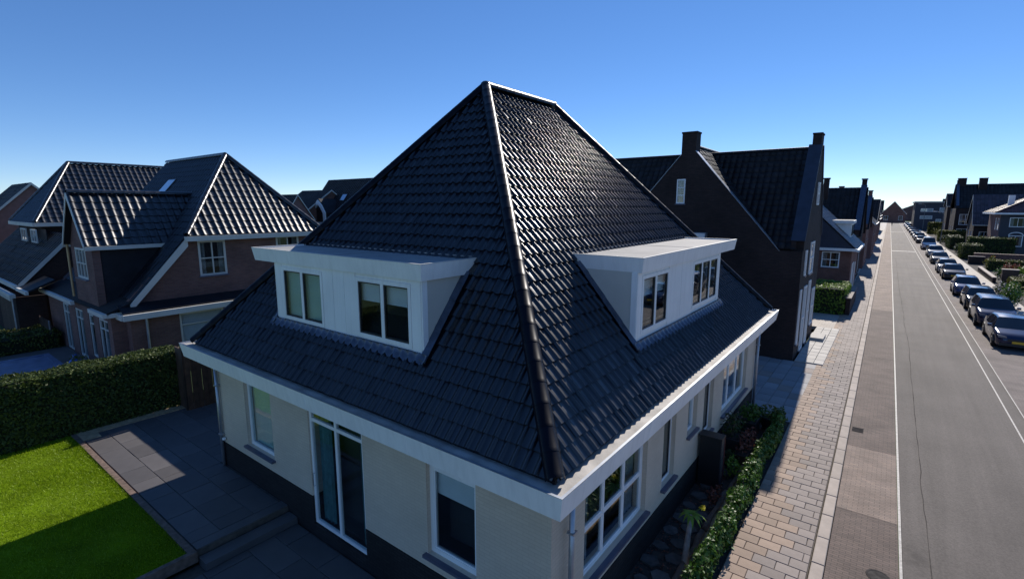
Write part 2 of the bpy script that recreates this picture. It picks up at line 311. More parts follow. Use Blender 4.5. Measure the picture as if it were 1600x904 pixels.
def wall_cells(mb, u0, u1, z0, z1, holes, th=0.25, mi=None):
    """solid wall (front n=0, back n=-th) with rectangular openings (a,b,c,d)"""
    us = sorted(set([u0, u1]+[h[i] for h in holes for i in (0, 1)])); zs = sorted(set([z0, z1]+[h[i] for h in holes for i in (2, 3)]))
    us = [u for u in us if u0 <= u <= u1]; zs = [z for z in zs if z0 <= z <= z1]
    def solid(i, j):
        if not (0 <= i < len(us)-1 and 0 <= j < len(zs)-1): return False
        cu, cz = (us[i]+us[i+1])/2, (zs[j]+zs[j+1])/2
        return not any(h[0] < cu < h[1] and h[2] < cz < h[3] for h in holes)
    for i in range(len(us)-1):
        for j in range(len(zs)-1):
            if not solid(i, j): continue
            a, b, c, d = us[i], us[i+1], zs[j], zs[j+1]
            mb.add([(a,0,c),(b,0,c),(b,0,d),(a,0,d)], [(0,1,2,3)], mi); mb.add([(a,-th,c),(b,-th,c),(b,-th,d),(a,-th,d)], [(3,2,1,0)], mi)
            if not solid(i-1, j): mb.add([(a,0,c),(a,0,d),(a,-th,d),(a,-th,c)], [(0,1,2,3)], mi)
            if not solid(i+1, j): mb.add([(b,0,c),(b,0,d),(b,-th,d),(b,-th,c)], [(3,2,1,0)], mi)
            if not solid(i, j-1): mb.add([(a,0,c),(b,0,c),(b,-th,c),(a,-th,c)], [(3,2,1,0)], mi)
            if not solid(i, j+1): mb.add([(a,0,d),(b,0,d),(b,-th,d),(a,-th,d)], [(0,1,2,3)], mi)
def window(parent, T, u0, u1, z0, z1, cols=1, rows=1, n0=-0.10, fw=0.07, dep=0.07, mat=None, sill=None, inner=None, name='window', bar=0.05, pane_mat=None, rails=None, cuts=None, sash=False, gold=False):
    """frame with real bars, one pane per light, optional sill and blind/curtain behind. n0 = frame front face (outward)"""
    mat = mat or M_white
    f = MB(T); b = n0-dep
    f.box(u0, u0+fw, b, n0, z0, z1); f.box(u1-fw, u1, b, n0, z0, z1); f.box(u0+fw, u1-fw, b, n0, z0, z0+fw); f.box(u0+fw, u1-fw, b, n0, z1-fw, z1)
    us = cuts or [u0+fw/2+(u1-u0-fw)*k/cols for k in range(1, cols)]; zs = rails or [z0+fw/2+(z1-z0-fw)*k/rows for k in range(1, rows)]
    for u in us: f.box(u-bar/2, u+bar/2, b+.004, n0-.004, z0+fw, z1-fw)
    for z in zs:
        e = [u0+fw]+[v for u in us for v in (u-bar/2, u+bar/2)]+[u1-fw]
        for k in range(0, len(e), 2): f.box(e[k], e[k+1], b+.006, n0-.006, z-bar/2, z+bar/2)
    w = f.build(name, mat, parent)
    ue = [u0+fw]+[v for u in us for v in (u-bar/2, u+bar/2)]+[u1-fw]; ze = [z0+fw]+[v for z in zs for v in (z-bar/2, z+bar/2)]+[z1-fw]
    k = 0
    for i in range(0, len(ue), 2):
        for j in range(0, len(ze), 2):
            a0, a1, c0, c1 = ue[i], ue[i+1], ze[j], ze[j+1]
            if sash:
                s = MB(T); q = 0.028
                s.box(a0, a0+q, b+.012, n0-.015, c0, c1); s.box(a1-q, a1, b+.012, n0-.015, c0, c1); s.box(a0+q, a1-q, b+.012, n0-.015, c0, c0+q); s.box(a0+q, a1-q, b+.012, n0-.015, c1-q, c1)
                s.build('sash', sash if sash is not True else M_alu, w); a0 += q; a1 -= q; c0 += q; c1 -= q
            p = MB(T); p.box(a0, a1, (b+n0)/2-.006, (b+n0)/2+.006, c0, c1); p.build('pane', pane_mat or M_glass, w); k += 1
    if sill:
        s = MB(T); s.box(u0-.05, u1+.05, b-.02, sill, z0-.06, z0-.003); s.build('sill', M_sill, w)
    if inner == 'dark':
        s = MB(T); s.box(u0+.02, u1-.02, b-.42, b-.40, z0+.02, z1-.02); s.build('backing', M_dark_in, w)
    elif inner in ('blind', 'green', 'half'):
        s = MB(T); zt = z1-fw; zb = z0+fw if inner != 'half' else z0+fw+(z1-z0)*.55; z = zt
        while z > zb:
            s.add([(u0+fw*.6, b-.055, z), (u1-fw*.6, b-.055, z), (u1-fw*.6, b-.03, z-.045), (u0+fw*.6, b-.03, z-.045)], [(0, 1, 2, 3)]); z -= .05
        s.build('blind', M_green_blind if inner == 'green' else M_blind, w, recalc=False)
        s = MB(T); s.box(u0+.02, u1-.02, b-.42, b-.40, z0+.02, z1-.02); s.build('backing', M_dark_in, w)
    elif inner in ('curtain', 'teal'):
        for a, e in ((u0+fw*.7, u0+fw+(u1-u0)*.22), (u1-fw-(u1-u0)*.16, u1-fw*.7)):
            s = MB(T); k = 10; pts = [(a+(e-a)*i/k, b-.12+.03*math.sin(i*2.3)) for i in range(k+1)]
            for i in range(k): s.add([(pts[i][0], pts[i][1], z0+.02), (pts[i+1][0], pts[i+1][1], z0+.02), (pts[i+1][0], pts[i+1][1], z1-.02), (pts[i][0], pts[i][1], z1-.02)], [(0, 1, 2, 3)])
            s.build('curtain', M_teal if inner == 'teal' else M_curtain, w, recalc=False)
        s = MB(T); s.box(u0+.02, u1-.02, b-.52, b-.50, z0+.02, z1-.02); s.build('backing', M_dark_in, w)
    return w

# ---- roof tiles
def tile_geo(tw, tl, roll=0.040, lift=0.036, flip=True):
    """pantile in (u along eave, v up slope, w out); bottom lip thick"""
    us = [0, .05, .10, .15, .20, .26, .33, .41, .50, .60, .72, .86, 1.0]
    if flip: us = [round(1-q, 4) for q in us[::-1]]
    n = len(us)
    def h(t):
        t = ((1.0-t) if flip else t) % 1.0
        if t < .15: return roll*(.5-.5*math.cos(math.pi*t/.15))            # steep flank
        if t < .60: return roll*(.5+.5*math.cos(math.pi*(t-.15)/.45))      # roll
        return -roll*.10*math.sin(math.pi*(t-.60)/.40)                     # shallow pan
    rows = [(0.0, lift), (0.35, lift*.74), (0.75, lift*.36), (1.15, 0.0)]
    v = []; f = []
    for vv, ww in rows:
        for t in us: v.append((t*tw*1.01, vv*tl, ww+h(t)))
    for j in range(len(rows)-1):
        for i in range(n-1): f.append((j*n+i, j*n+i+1, (j+1)*n+i+1, (j+1)*n+i))
    b = len(v)
    for t in us: v.append((t*tw*1.01, 0.0, lift+h(t)))
    for t in us: v.append((t*tw*1.01, 0.003, lift+h(t)-.024))
    for i in range(n-1): f.append((b+i, b+n+i, b+n+i+1, b+i+1))
    return v, f
def flat_tile_geo(tw, tl, lift=0.022):
    g = .006
    v = [(g,0,lift),(tw-g,0,lift),(tw-g,tl*1.1,.004),(g,tl*1.1,.004),(g,0,lift-.018),(tw-g,0,lift-.018),(tw-g,tl*1.1,-.012),(g,tl*1.1,-.012)]
    return v, [(0,1,2,3),(4,5,1,0),(5,6,2,1),(7,4,0,3)]
def mesh_of(name, v, f, mat, smooth=True):
    me = bpy.data.meshes.new(name); me.from_pydata(v, [], f); me.materials.append(mat)
    if smooth: me.polygons.foreach_set('use_smooth', [True]*len(f))
    return me
class TiledRoof:
    """tiles on several planar faces; the n_single nearest whole ones are objects of their own, the rest one 'stuff' mesh per face"""
    def __init__(s, part, geo, tw, tl, mat, n_single=0, skip=None, seed=1, jit=1.0):
        s.part, s.geo, s.tw, s.tl, s.mat, s.n, s.skip = part, geo, tw, tl, mat, n_single, skip; s.cand = []; s.faces = []; s.rng = random.Random(seed); s.jit = jit
    def face(s, O, U, poly, V, rear=False):
        """O origin on the eave, U unit along eave, V unit up slope; poly convex list of (u,v)"""
        O, U, V = Vector(O), Vector(U).normalized(), Vector(V).normalized(); W = U.cross(V)
        u0, u1 = min(p[0] for p in poly), max(p[0] for p in poly); v0, v1 = min(p[1] for p in poly), max(p[1] for p in poly)
        edges = []; k = len(poly); area = sum(poly[i][0]*poly[(i+1) % k][1]-poly[(i+1) % k][0]*poly[i][1] for i in range(k)); sg = 1 if area > 0 else -1
        for i in range(k):
            a, b = poly[i], poly[(i+1) % k]; L = math.hypot(b[0]-a[0], b[1]-a[1]); edges.append((a, (-(b[1]-a[1])/L*sg, (b[0]-a[0])/L*sg)))
        def dist(u, v): return min((u-a[0])*n[0]+(v-a[1])*n[1] for a, n in edges)
        nu, nv = int((u1-u0)/s.tw)+1, int((v1-v0)/s.tl)+1
        fid = len(s.faces); s.faces.append((O, U, V, W, edges, v0, v1))
        for j in range(nv):
            for i in range(nu):
                a, b = u0+i*s.tw, v0+j*s.tl
                cs = [(a, b+.001), (a+s.tw, b+.001), (a+s.tw, b+s.tl), (a, b+s.tl)]
                ds = [dist(*c) for c in cs]
                if max(ds) < 0 and dist(a+s.tw/2, b+s.tl/2) < 0: continue
                c = O+U*(a+s.tw/2)+V*(b+s.tl/2)
                if s.skip and s.skip(c): continue
                jt = s.jit
                M = Matrix.Translation((s.rng.gauss(0, .0015)*jt, s.rng.gauss(0, .004)*jt, s.rng.uniform(0, .003)*jt)) @ Matrix.Rotation(s.rng.gauss(0, .006)*jt, 4, 'Z') @ Matrix.Rotation(s.rng.gauss(0, .010)*jt, 4, 'X') @ Matrix.Rotation(s.rng.gauss(0, .012)*jt, 4, 'Y')
                B = Matrix(((U.x, V.x, W.x, 0), (U.y, V.y, W.y, 0), (U.z, V.z, W.z, 0), (0, 0, 0, 1))); B.translation = O+U*a+V*b
                whole = min(ds) > -1e-3
                s.cand.append([(c-CAM).length*(1+.3*rear) if whole and not rear else 1e9, fid, B@M])
    def finish(s, name='roof_tile', rest='roof_tile_field'):
        v, f = s.geo; me = mesh_of(name, v, f, s.mat); off = worldloc(s.part)
        s.cand.sort(key=lambda c: c[0])
        singles = [c for c in s.cand[:s.n] if c[0] < 1e8]; others = s.cand[len(singles):]
        for d, fid, M in singles:
            o = bpy.data.objects.new(name, me); col.objects.link(o); o.parent = s.part
            M2 = M.copy(); M2.translation -= off; o.matrix_local = M2
        va = np.array([(*p, 1.0) for p in v]); nf = len(f); nvn = len(v)
        for fid, (O, U, V, W, edges, v0, v1) in enumerate(s.faces):
            ms = [np.array(M) for d, i, M in others if i == fid]
            if not ms: continue
            allv = np.concatenate([(va@m.T)[:, :3] for m in ms]); fs = [tuple(i+k*nvn for i in q) for k in range(len(ms)) for q in f]
            m2 = bpy.data.meshes.new(rest); m2.from_pydata((allv-np.array(off)).tolist(), [], fs)
            bm = bmesh.new(); bm.from_mesh(m2)
            for a, n in edges:
                if abs(n[0]) < 1e-6 and n[1] > 0: continue          # eave edge keeps its overhang
                p = O+U*a[0]+V*a[1]-off; no = U*n[0]+V*n[1]
                bmesh.ops.bisect_plane(bm, geom=bm.verts[:]+bm.edges[:]+bm.faces[:], plane_co=p, plane_no=no, clear_inner=True)
            bm.to_mesh(m2); bm.free(); m2.materials.append(s.mat); m2.polygons.foreach_set('use_smooth', [True]*len(m2.polygons))
            o = bpy.data.objects.new(rest, m2); col.objects.link(o); o.parent = s.part; o['kind'] = 'stuff'
CAPS = {}
def cap_mesh(L, r, mat):
    k = (L, r, mat.name)
    if k in CAPS: return CAPS[k]
    n = 9; v = []; f = []
    for (y, rr) in ((0, r*1.01), (.05, r*1.005), (.052, r*1.0), (L*1.06, r*.985)):
        for i in range(n):
            t = R(-12)+R(204)*i/(n-1); v.append((-rr*math.cos(t), y, rr*math.sin(t)*.95))
    for j in range(3):
        for i in range(n-1): f.append((j*n+i, (j+1)*n+i, (j+1)*n+i+1, j*n+i+1))
    b = len(v)
    for rr in (r*1.01, r*.97):
        for i in range(n):
            t = R(-12)+R(204)*i/(n-1); v.append((-rr*math.cos(t), 0, rr*math.sin(t)*.95))
    for i in range(n-1): f.append((b+i, b+i+1, b+n+i+1, b+n+i))
    CAPS[k] = mesh_of('ridge_tile', v, f, mat); return CAPS[k]
def caps(part, a, b, r=0.105, L=0.35, mat=None, name='ridge_tile', rng=random.Random(3)):
    """half-round ridge tiles laid from a up to b"""
    mat = mat or M_cap; a, b = Vector(a), Vector(b); d = (b-a); n = max(1, round(d.length/L)); d.normalize(); Lr = (b-a).length/n
    side = d.cross(Vector((0, 0, 1))).normalized(); up = side.cross(d); off = worldloc(part); me = cap_mesh(round(Lr, 3), r, mat)
    for i in range(n):
        p = a+d*(Lr*i)-off
        M = Matrix(((side.x, d.x, up.x, p.x), (side.y, d.y, up.y, p.y), (side.z, d.z, up.z, p.z), (0, 0, 0, 1)))
        M = M @ Matrix.Rotation(rng.gauss(0, .004), 4, 'Z') @ Matrix.Rotation(rng.gauss(0, .012), 4, 'Y')
        o = bpy.data.objects.new(name, me); col.objects.link(o); o.parent = part; o.matrix_local = M
# ---- foliage
def leaf_mesh(name, pts, nrm, size, mat, parent=None, rng=None, flat=0.5, elong=1.6, **props):
    """one small folded quad per point"""
    rng = rng or np.random.RandomState(5); n = len(pts); P = np.asarray(pts, float); Nn = np.asarray(nrm, float)
    d = Nn+rng.normal(0, 1, (n, 3))*(1-flat); d /= np.linalg.norm(d, axis=1)[:, None]+1e-9
    a = np.cross(d, rng.normal(0, 1, (n, 3))); a /= np.linalg.norm(a, axis=1)[:, None]+1e-9; b = np.cross(d, a)
    s = size*rng.uniform(.6, 1.35, n)[:, None]
    A = P-a*s*elong*.5; B = P+b*s*.42+d*s*.1; C = P+a*s*elong*.5; D = P-b*s*.42+d*s*.1
    V = np.stack([A, B, C, D], 1).reshape(-1, 3)
    if parent is not None: V = V-np.array(worldloc(parent))
    me = bpy.data.meshes.new(name); me.vertices.add(n*4); me.vertices.foreach_set('co', V.ravel())
    me.loops.add(n*4); me.polygons.add(n); me.loops.foreach_set('vertex_index', np.arange(n*4)); me.polygons.foreach_set('loop_start', np.arange(n)*4); me.polygons.foreach_set('loop_total', np.full(n, 4))
    me.update(); me.validate(); me.materials.append(mat)
    o = bpy.data.objects.new(name, me); col.objects.link(o)
    if parent is not None: o.parent = parent
    for k, v in props.items(): o[k] = v
    return o
def hedge(name, label, cat, x0, x1, y0, y1, h, mat, dens=350, size=0.06, lump=0.05, seed=1, group=None, z0=0.0, round_top=0.0, skewst=False):
    rng = np.random.RandomState(seed); t = thing(name, label, cat, ((x0+x1)/2, (y0+y1)/2, z0), group)
    cm = MB(); i = .07; cm.box(x0+i, x1-i, y0+i, y1-i, z0, z0+h-i); cm.build('core', M_core, t)
    pts = []; nr = []
    def face(area, fn, nv):
        n = int(area*dens); a, b = rng.rand(n), rng.rand(n); p = fn(a, b)
        w = lump*(np.sin(p[:, 0]*5.1+p[:, 1]*3.3+seed)+np.sin(p[:, 2]*6.3+p[:, 1]*4.1)+rng.normal(0, .8, n))
        p = p+np.array(nv)*w[:, None]; pts.append(p); nr.append(np.tile(nv, (n, 1)))
    lx, ly = x1-x0, y1-y0; zz = lambda b: z0+b*h
    face(ly*h, lambda a, b: np.stack([np.full_like(a, x1), y0+a*ly, zz(b)], 1), (1., 0, 0)); face(ly*h, lambda a, b: np.stack([np.full_like(a, x0), y0+a*ly, zz(b)], 1), (-1., 0, 0))
    face(lx*h, lambda a, b: np.stack([x0+a*lx, np.full_like(a, y0), zz(b)], 1), (0, -1., 0)); face(lx*h, lambda a, b: np.stack([x0+a*lx, np.full_like(a, y1), zz(b)], 1), (0, 1., 0))
    face(lx*ly*1.25, lambda a, b: np.stack([x0+a*lx, y0+b*ly, np.full_like(a, z0+h)], 1), (0, 0, 1.))
    leaf_mesh('foliage', np.concatenate(pts), np.concatenate(nr), size, mat, t, rng)
    return t
def clump(name, label, cat, c, rx, ry, h, mat, n=500, size=0.06, seed=1, group=None, stem=True, flowers=None, hollow=.55):
    rng = np.random.RandomState(seed); t = thing(name, label, cat, c, group); c = Vector(c)
    d = rng.normal(0, 1, (n, 3)); d /= np.linalg.norm(d, axis=1)[:, None]; rr = rng.uniform(hollow, 1.0, n)
    bump = 1+.22*np.sin(d[:, 0]*5+seed)+.18*np.sin(d[:, 1]*6+seed*2)+.12*np.sin(d[:, 2]*7)
    p = d*(rr*bump)[:, None]*np.array([rx, ry, h*.5])+np.array([c.x, c.y, c.z+h*.55]); p[:, 2] = np.maximum(p[:, 2], c.z+.02)
    leaf_mesh('foliage', p, d, size, mat, t, rng, flat=.35)
    if flowers:
        k = rng.choice(n, min(n, flowers[1]), replace=False); leaf_mesh('blossom', p[k]+d[k]*.03, d[k], size*.9, flowers[0], t, rng, elong=1.1)
    if stem:
        mb = MB()
        for k in range(4):
            a = k*1.7+seed; mb.tube([(c.x+.03*math.cos(a), c.y+.03*math.sin(a), c.z-.02), (c.x+.4*rx*math.cos(a), c.y+.4*ry*math.sin(a), c.z+h*.35), (c.x+.7*rx*math.cos(a+.3), c.y+.7*ry*math.sin(a+.3), c.z+h*.7)], [.022, .016, .006], 5)
        mb.build('stem', M_bark, t)
    return t

# ================================================================== GROUND, STREET
mb = MB(); mb.add([(-900,-600,-.47),(900,-600,-.47),(900,1500,-.47),(-900,1500,-.47)], [(0,1,2,3)]); struct(mb, 'ground', M_ground)
def strip(name, x0, x1, y0, y1, z, mat, th=0.12, **kw):
    """street-aligned strip (the street runs half a degree off the house)"""
    mb = MB(); p = [st(x0, y0), st(x1, y0), st(x1, y1), st(x0, y1)]
    mb.prism(p, z-th, z, axis=2); return mb
Y0, Y1 = -40, 292
struct(strip('', 3.85, 6.95, Y0, Y1, -.02, M_asphalt), 'road', M_asphalt)
for a, b, mt in ((Y0, 8.6, M_lane1), (8.6, 12.6, M_lane2), (12.6, 24, M_lane1), (24, 38, M_lane1), (38, Y1, M_lane2)):
    struct(strip('', 2.6, 3.78, a+.006, b-.006, -.012, mt), 'brick_lane', mt)
struct(strip('', 6.95, 7.33, Y0, Y1, -.024, M_asphalt), 'gutter_strip', M_asphalt)
struct(strip('', 7.33, 9.72, Y0, Y1, -.014, M_park), 'parking_bay', M_park)
struct(strip('', 9.86, 11.3, Y0, Y1, .09, M_walkR, .3), 'pavement', M_walkR)
struct(strip('', 11.3, 30, Y0, Y1, .03, M_ground, .3), 'front_garden_ground', M_soil)
kr = struct(strip('', 9.72, 9.86, Y0, Y1, .10, M_kerb, .3), 'kerb', M_kerb)
struct(strip('', -60, 60, 292, 300, -.02, M_asphalt), 'cross_road', M_asphalt)
for x, w in ((3.815, .05), (6.95, .045), (7.33, .03)):
    mb = MB(); n = 160
    for i in range(n):                                              # slightly worn painted line
        y0, y1 = -12+i*1.9, -12+i*1.9+1.9
        for k in range(1):
            a, b = st(x-w/2, y0), st(x+w/2, y0); c, d = st(x+w/2, y1), st(x-w/2, y1)
            mb.add([(a[0], a[1], -.008), (b[0], b[1], -.008), (c[0], c[1], -.008), (d[0], d[1], -.008)], [(0, 1, 2, 3)])
    struct(mb, 'road_marking', M_line)
for y in (98, 176):
    mb = MB(); p = [st(3.86, y), st(6.9, y), st(6.9, y+.8), st(3.86, y+.8)]; mb.add([(q[0], q[1], -.014) for q in p], [(0, 1, 2, 3)]); struct(mb, 'road_marking', M_line)
rng = random.Random(11); mb = MB(); x = 4.28; prev = None                 # tar seam wandering along the road
for i in range(150):
    y = 2+i*.55; x += rng.gauss(0, .012)-(x-4.3)*.05; w = .004+.008*rng.random(); p = st(x, y)
    if prev: mb.add([(prev[0]-prev[2], prev[1], -.013), (prev[0]+prev[2], prev[1], -.013), (p[0]+w, p[1], -.013), (p[0]-w, p[1], -.013)], [(0, 1, 2, 3)])
    prev = (p[0], p[1], w)
struct(mb, 'road_seam', M_seam)
for a, b, c, d in ((-130, -18.2, -45, 130), (-18.19, -11.36, 5.02, 60), (-11.35, -9.02, 14.1, 60), (-11.35, .9, 34.2, 38.59), (-130, -12.0, 130.01, 300)):
    struct(MB().box(a, b, c, d, -.3, -.045), 'yard', M_ground)
struct(strip('', 30.01, 200, Y0, Y1, .0, M_ground, .3), 'yard', M_ground)
struct(MB().box(-300, 300, 300.5, 420, -.3, -.03), 'yard', M_ground)
mh = thing('manhole_cover', 'round iron cover set in the brick lane', 'manhole', (*st(3.45, 6.35), 0)); p = st(3.45, 6.35)
mb = MB(); mb.lathe([(.20, -.05), (.20, -.006), (.17, -.006), (.165, -.010)], (p[0], p[1], 0), 20); mb.build('rim', M_seam, mh); mb = MB(); mb.lathe([(.163, -.05), (.163, -.008)], (p[0], p[1], 0), 20); mb.build('lid', M_seam, mh)
dg = thing('drain_grate', 'small iron drain grate beside the kerb stones', 'drain', (*st(2.8, 14), 0)); p = st(2.8, 14.0)
for k in range(6): mb = MB(); mb.box(p[0]-.15, p[0]+.15, p[1]-.2+k*.07, p[1]-.2+k*.07+.035, -.03, -.004); mb.build('bar', M_seam, dg)
# left pavement: bedding + single slabs + the far rest
bed = struct(strip('', .93, 2.34, Y0, Y1, -.02, M_joint, .25), 'sidewalk', M_joint)
def slab_mesh(name, w, l, t, mat, bev=.008):
    v = []; f = []
    for z, i in ((-t, 0), (-bev, 0), (0, bev)): v += [(i, i, z), (w-i, i, z), (w-i, l-i, z), (i, l-i, z)]
    for k in (0, 4): f += [(k, k+1, k+5, k+4), (k+1, k+2, k+6, k+5), (k+2, k+3, k+7, k+6), (k+3, k, k+4, k+7)]
    f.append((8, 9, 10, 11)); return mesh_of(name, v, f, mat, False)
sm = {}; items = []; rng = random.Random(21)
for i in range(0, 330):
    y = 2.0+i*.30; x = .95; off = (i % 2)*.23
    xs = [.95]; q = .95+(.42 if i % 2 else .21)
    while q < 2.28: xs.append(q); q += .42
    xs.append(2.335)
    for a, b in zip(xs[:-1], xs[1:]):
        mid = (a+b)/2; pw = 1/(1+math.exp((mid-1.56+.012*(y-8)+rng.gauss(0, .06))*22)); warm = rng.random() < pw
        items.append((a, y, b-a-.012, warm))
def put_slab(parent, name, w, l, mat, x, y, z, rng, rot=-SK):
    k = (round(w, 2), round(l, 2), mat.name)
    if k not in sm: sm[k] = slab_mesh(name, w, l, .05, mat)
    o = bpy.data.objects.new(name, sm[k]); col.objects.link(o); o.parent = parent
    o.location = (x, y, z+rng.uniform(-.003, .004)); o.rotation_euler = (rng.gauss(0, .004), rng.gauss(0, .004), -rot+rng.gauss(0, .004)); return o
items.sort(key=lambda t: (t[0]-CAM.x)**2+(t[1]-CAM.y)**2)
for a, y, w, warm in items[:300]:
    p = st(a, y); put_slab(bed, 'paving_slab', round(w, 2), .288, M_pav_warm if warm else M_pav_grey, p[0], p[1], .012, rng)
mb = MB()
for a, y, w, warm in items[300:]:
    p = st(a, y); z = .010+rng.uniform(-.003, .003); mb.box(p[0], p[0]+w, p[1], p[1]+.288, z-.04, z, mi=0 if warm else 1)
mb.build('paving_slab_field', [M_pav_warm, M_pav_grey], bed, recalc=False, kind='stuff')
mb = strip('', .95, 2.335, 101.2, Y1, .008, M_pav_grey, .03); mb.build('paving_far', M_walkR, bed)
kb = struct(strip('', 2.35, 2.59, Y0, Y1, -.03, M_joint, .2), 'kerb_bed', M_joint)
kk = slab_mesh('kerb_stone', .225, .985, .12, M_kerb, .012)
for i in range(110):
    p = st(2.357, 1+i); o = bpy.data.objects.new('kerb_stone', kk); col.objects.link(o); o.parent = kb
    o.location = (p[0], p[1], .03+rng.uniform(-.003, .003)); o.rotation_euler.z = SK+rng.gauss(0, .002)
mb = strip('', 2.357, 2.582, 111.2, Y1, .03, M_kerb, .1); mb.build('kerb_far', M_kerb, kb)
# driveway between the two houses
drv = struct(MB().box(-9, .9, 13.3, 20.98, -.2, -.03), 'driveway', M_joint)
for i in range(13):
    for j in range(10):
        x, y = -5.6+i*.5, 13.32+j*.765
        put_slab(drv, 'driveway_slab', .49, .755, M_drive if (i+j) % 5 else M_pav_grey, x, y, .0, rng, 0)
ter = struct(MB().box(-.15, 1.02, 20.99, 29.5, -.2, .0), 'front_terrace', M_joint)
for i in range(3):
    for j in range(12):
        put_slab(ter, 'terrace_slab', .37, .68, M_pav_light, -.13+i*.385, 21.0+j*.70, .05, rng, 0)
mb = MB(); mb.box(-.1, .55, 25.6, 26.9, .03, .20); tag(mb.build('door_step', M_pav_light), 'pale stone doorstep in front of the tall dark gabled house', 'step')
# raised patio, lower patio and lawn
pt = struct(MB().prism([(-16.9,-1.42),(-8.05,-1.42),(-8.05,.66),(-11.35,.66),(-11.35,5.0),(-16.9,5.0)], -.28, -.03, axis=2), 'patio', M_joint)
sm2 = {}
def patio_slab(par, x0, x1, y0, y1, z):
    k = (round(x1-x0, 2), round(y1-y0, 2)); 
    if k not in sm2: sm2[k] = slab_mesh('patio_slab', k[0]-.012, k[1]-.012, .05, M_patio, .006)
    o = bpy.data.objects.new('patio_slab', sm2[k]); col.objects.link(o); o.parent = par; o.location = (x0, y0, z+rng.uniform(-.002, .004)); o.rotation_euler = (rng.gauss(0, .003), rng.gauss(0, .003), rng.gauss(0, .002))
def lay(par, x0, x1, y0, y1, z, rows):
    y = y0; k = 0
    while y < y1-.05:
        h = min(rows[k % len(rows)], y1-y); x = x0-(.35 if k % 2 else 0); 
        while x < x1-.05:
            w = rng.choice((.6, .9, 1.2)); a = max(x, x0); b = min(x+w, x1)
            if b-a > .08: patio_slab(par, a, b, y, y+h, z)
            x += w
        y += h; k += 1
lay(pt, -16.88, -8.35, -1.40, .55, .0, (.6, .75, .6)); lay(pt, -16.88, -11.5, .55, 4.9, .0, (.75, .6, .9))
mb = MB(); mb.box(-8.34, -8.06, -1.40, .6, -.2, .0); mb.build('patio_edge', M_patio, pt)
lp = struct(MB().box(-8.03, 2.0, -3.9, .66, -.6, -.33), 'lower_patio', M_joint); lay(lp, -7.62, -.4, -3.88, .58, -.30, (.9, .6, .9)); 
mb = MB(); mb.box(-8.0, -7.64, -1.40, .6, -.33, -.15); mb.build('patio_step', M_patio, lp)
mb = MB(); mb.box(-17.0, -8.03, -1.57, -1.44, -.2, .02); mb.box(-8.03, -7.92, -3.9, -1.44, -.2, .035); tag(mb.build('timber_edging', M_bark), 'weathered brown timber edging between lawn and patio', 'edging')
mb = MB(); mb.box(-17.1, -16.6, -1.2, 1.5, -.1, .02); mb.box(-17.1, -16.2, -1.44, -1.0, -.1, .025); struct(mb, 'gravel_strip', M_sand)
struct(MB().prism([(-17.9,-1.58),(-8.04,-1.58),(-8.04,-3.91),(3,-3.91),(3,-30),(-17.9,-30)], -.25, -.02, axis=2), 'lawn', M_lawn)
rs = np.random.RandomState(3); n = 90000
gx = rs.uniform(-17.2, -8.1, n); gy = -1.55-11*rs.rand(n)**1.5; hgt = rs.uniform(.025, .06, n)*(1+.5*np.sin(gx*2.1)*np.sin(gy*1.7)); an = rs.uniform(0, 6.28, n); le = rs.normal(0, .02, (n, 2))
V = np.zeros((n, 3, 3)); wd = .007
V[:, 0] = np.stack([gx-wd*np.cos(an), gy-wd*np.sin(an), np.full(n, -.02)], 1); V[:, 1] = np.stack([gx+wd*np.cos(an), gy+wd*np.sin(an), np.full(n, -.02)], 1); V[:, 2] = np.stack([gx+le[:, 0], gy+le[:, 1], -.02+hgt], 1)
me = bpy.data.meshes.new('grass'); me.vertices.add(n*3); me.vertices.foreach_set('co', V.ravel()); me.loops.add(n*3); me.polygons.add(n); me.loops.foreach_set('vertex_index', np.arange(n*3)); me.polygons.foreach_set('loop_start', np.arange(n)*3); me.polygons.foreach_set('loop_total', np.full(n, 3)); me.update(); me.materials.append(M_grass)
go = bpy.data.objects.new('grass', me); col.objects.link(go); go['kind'] = 'stuff'; go['label'] = 'short green lawn grass beside the patio'; go['category'] = 'grass'

# ================================================================== MAIN HOUSE
H = thing('corner_house', 'pale painted house with a steep glazed black hipped roof and white dormers', 'house', (-6, 7.35, 0))
XW, YS, XE, YN = -11.40, 0.62, -0.54, 14.07
# walls
hs = [(-9.88, -8.55, 1.0, 2.86), (-6.92, -4.98, 0, 2.92), (-3.16, -2.00, .95, 2.86)]
he = [(1.62, 4.20, .95, 2.88), (5.10, 5.86, 1.0, 2.88), (6.72, 7.42, 1.60, 2.88), (8.0, 8.86, 1.05, 2.88), (9.85, 12.80, 1.05, 2.88)]
PL = .66
mb = MB(south(YS)); wall_cells(mb, XW, XE, PL, 3.15, hs, .28); mb.build('wall', M_paint_brick, H)
mb = MB(east(XE)); wall_cells(mb, YS+.281, YN, PL, 3.15, he, .28); mb.build('wall', M_paint_brick, H)
mb = MB(); mb.box(XW, XW+.28, YS+.29, YN, PL, 3.15); mb.build('wall', M_paint_brick, H)
mb = MB(); mb.box(XW+.29, XE-.29, YN-.28, YN, PL, 3.15); mb.build('wall', M_paint_brick, H)
mb = MB(south(YS-.012)); wall_cells(mb, XW-.012, XE+.012, -.40, PL-.002, [(-6.92, -4.98, -.02, 2.9)], .25); mb.build('plinth', M_plinth, H)
mb = MB(east(XE+.012)); wall_cells(mb, YS+.24, YN, -.40, PL-.002, [], .25); mb.build('plinth', M_plinth, H)
mb = MB(); mb.box(XW-.012, XW+.24, YS+.3, YN, -.4, PL-.002); mb.build('plinth', M_plinth, H)
mb = MB(); mb.box(XW+.3, XE-.3, YS+.3, YN-.3, -.05, .02); mb.build('floor', M_dark_in, H)
S_ = south(YS); E_ = east(XE)
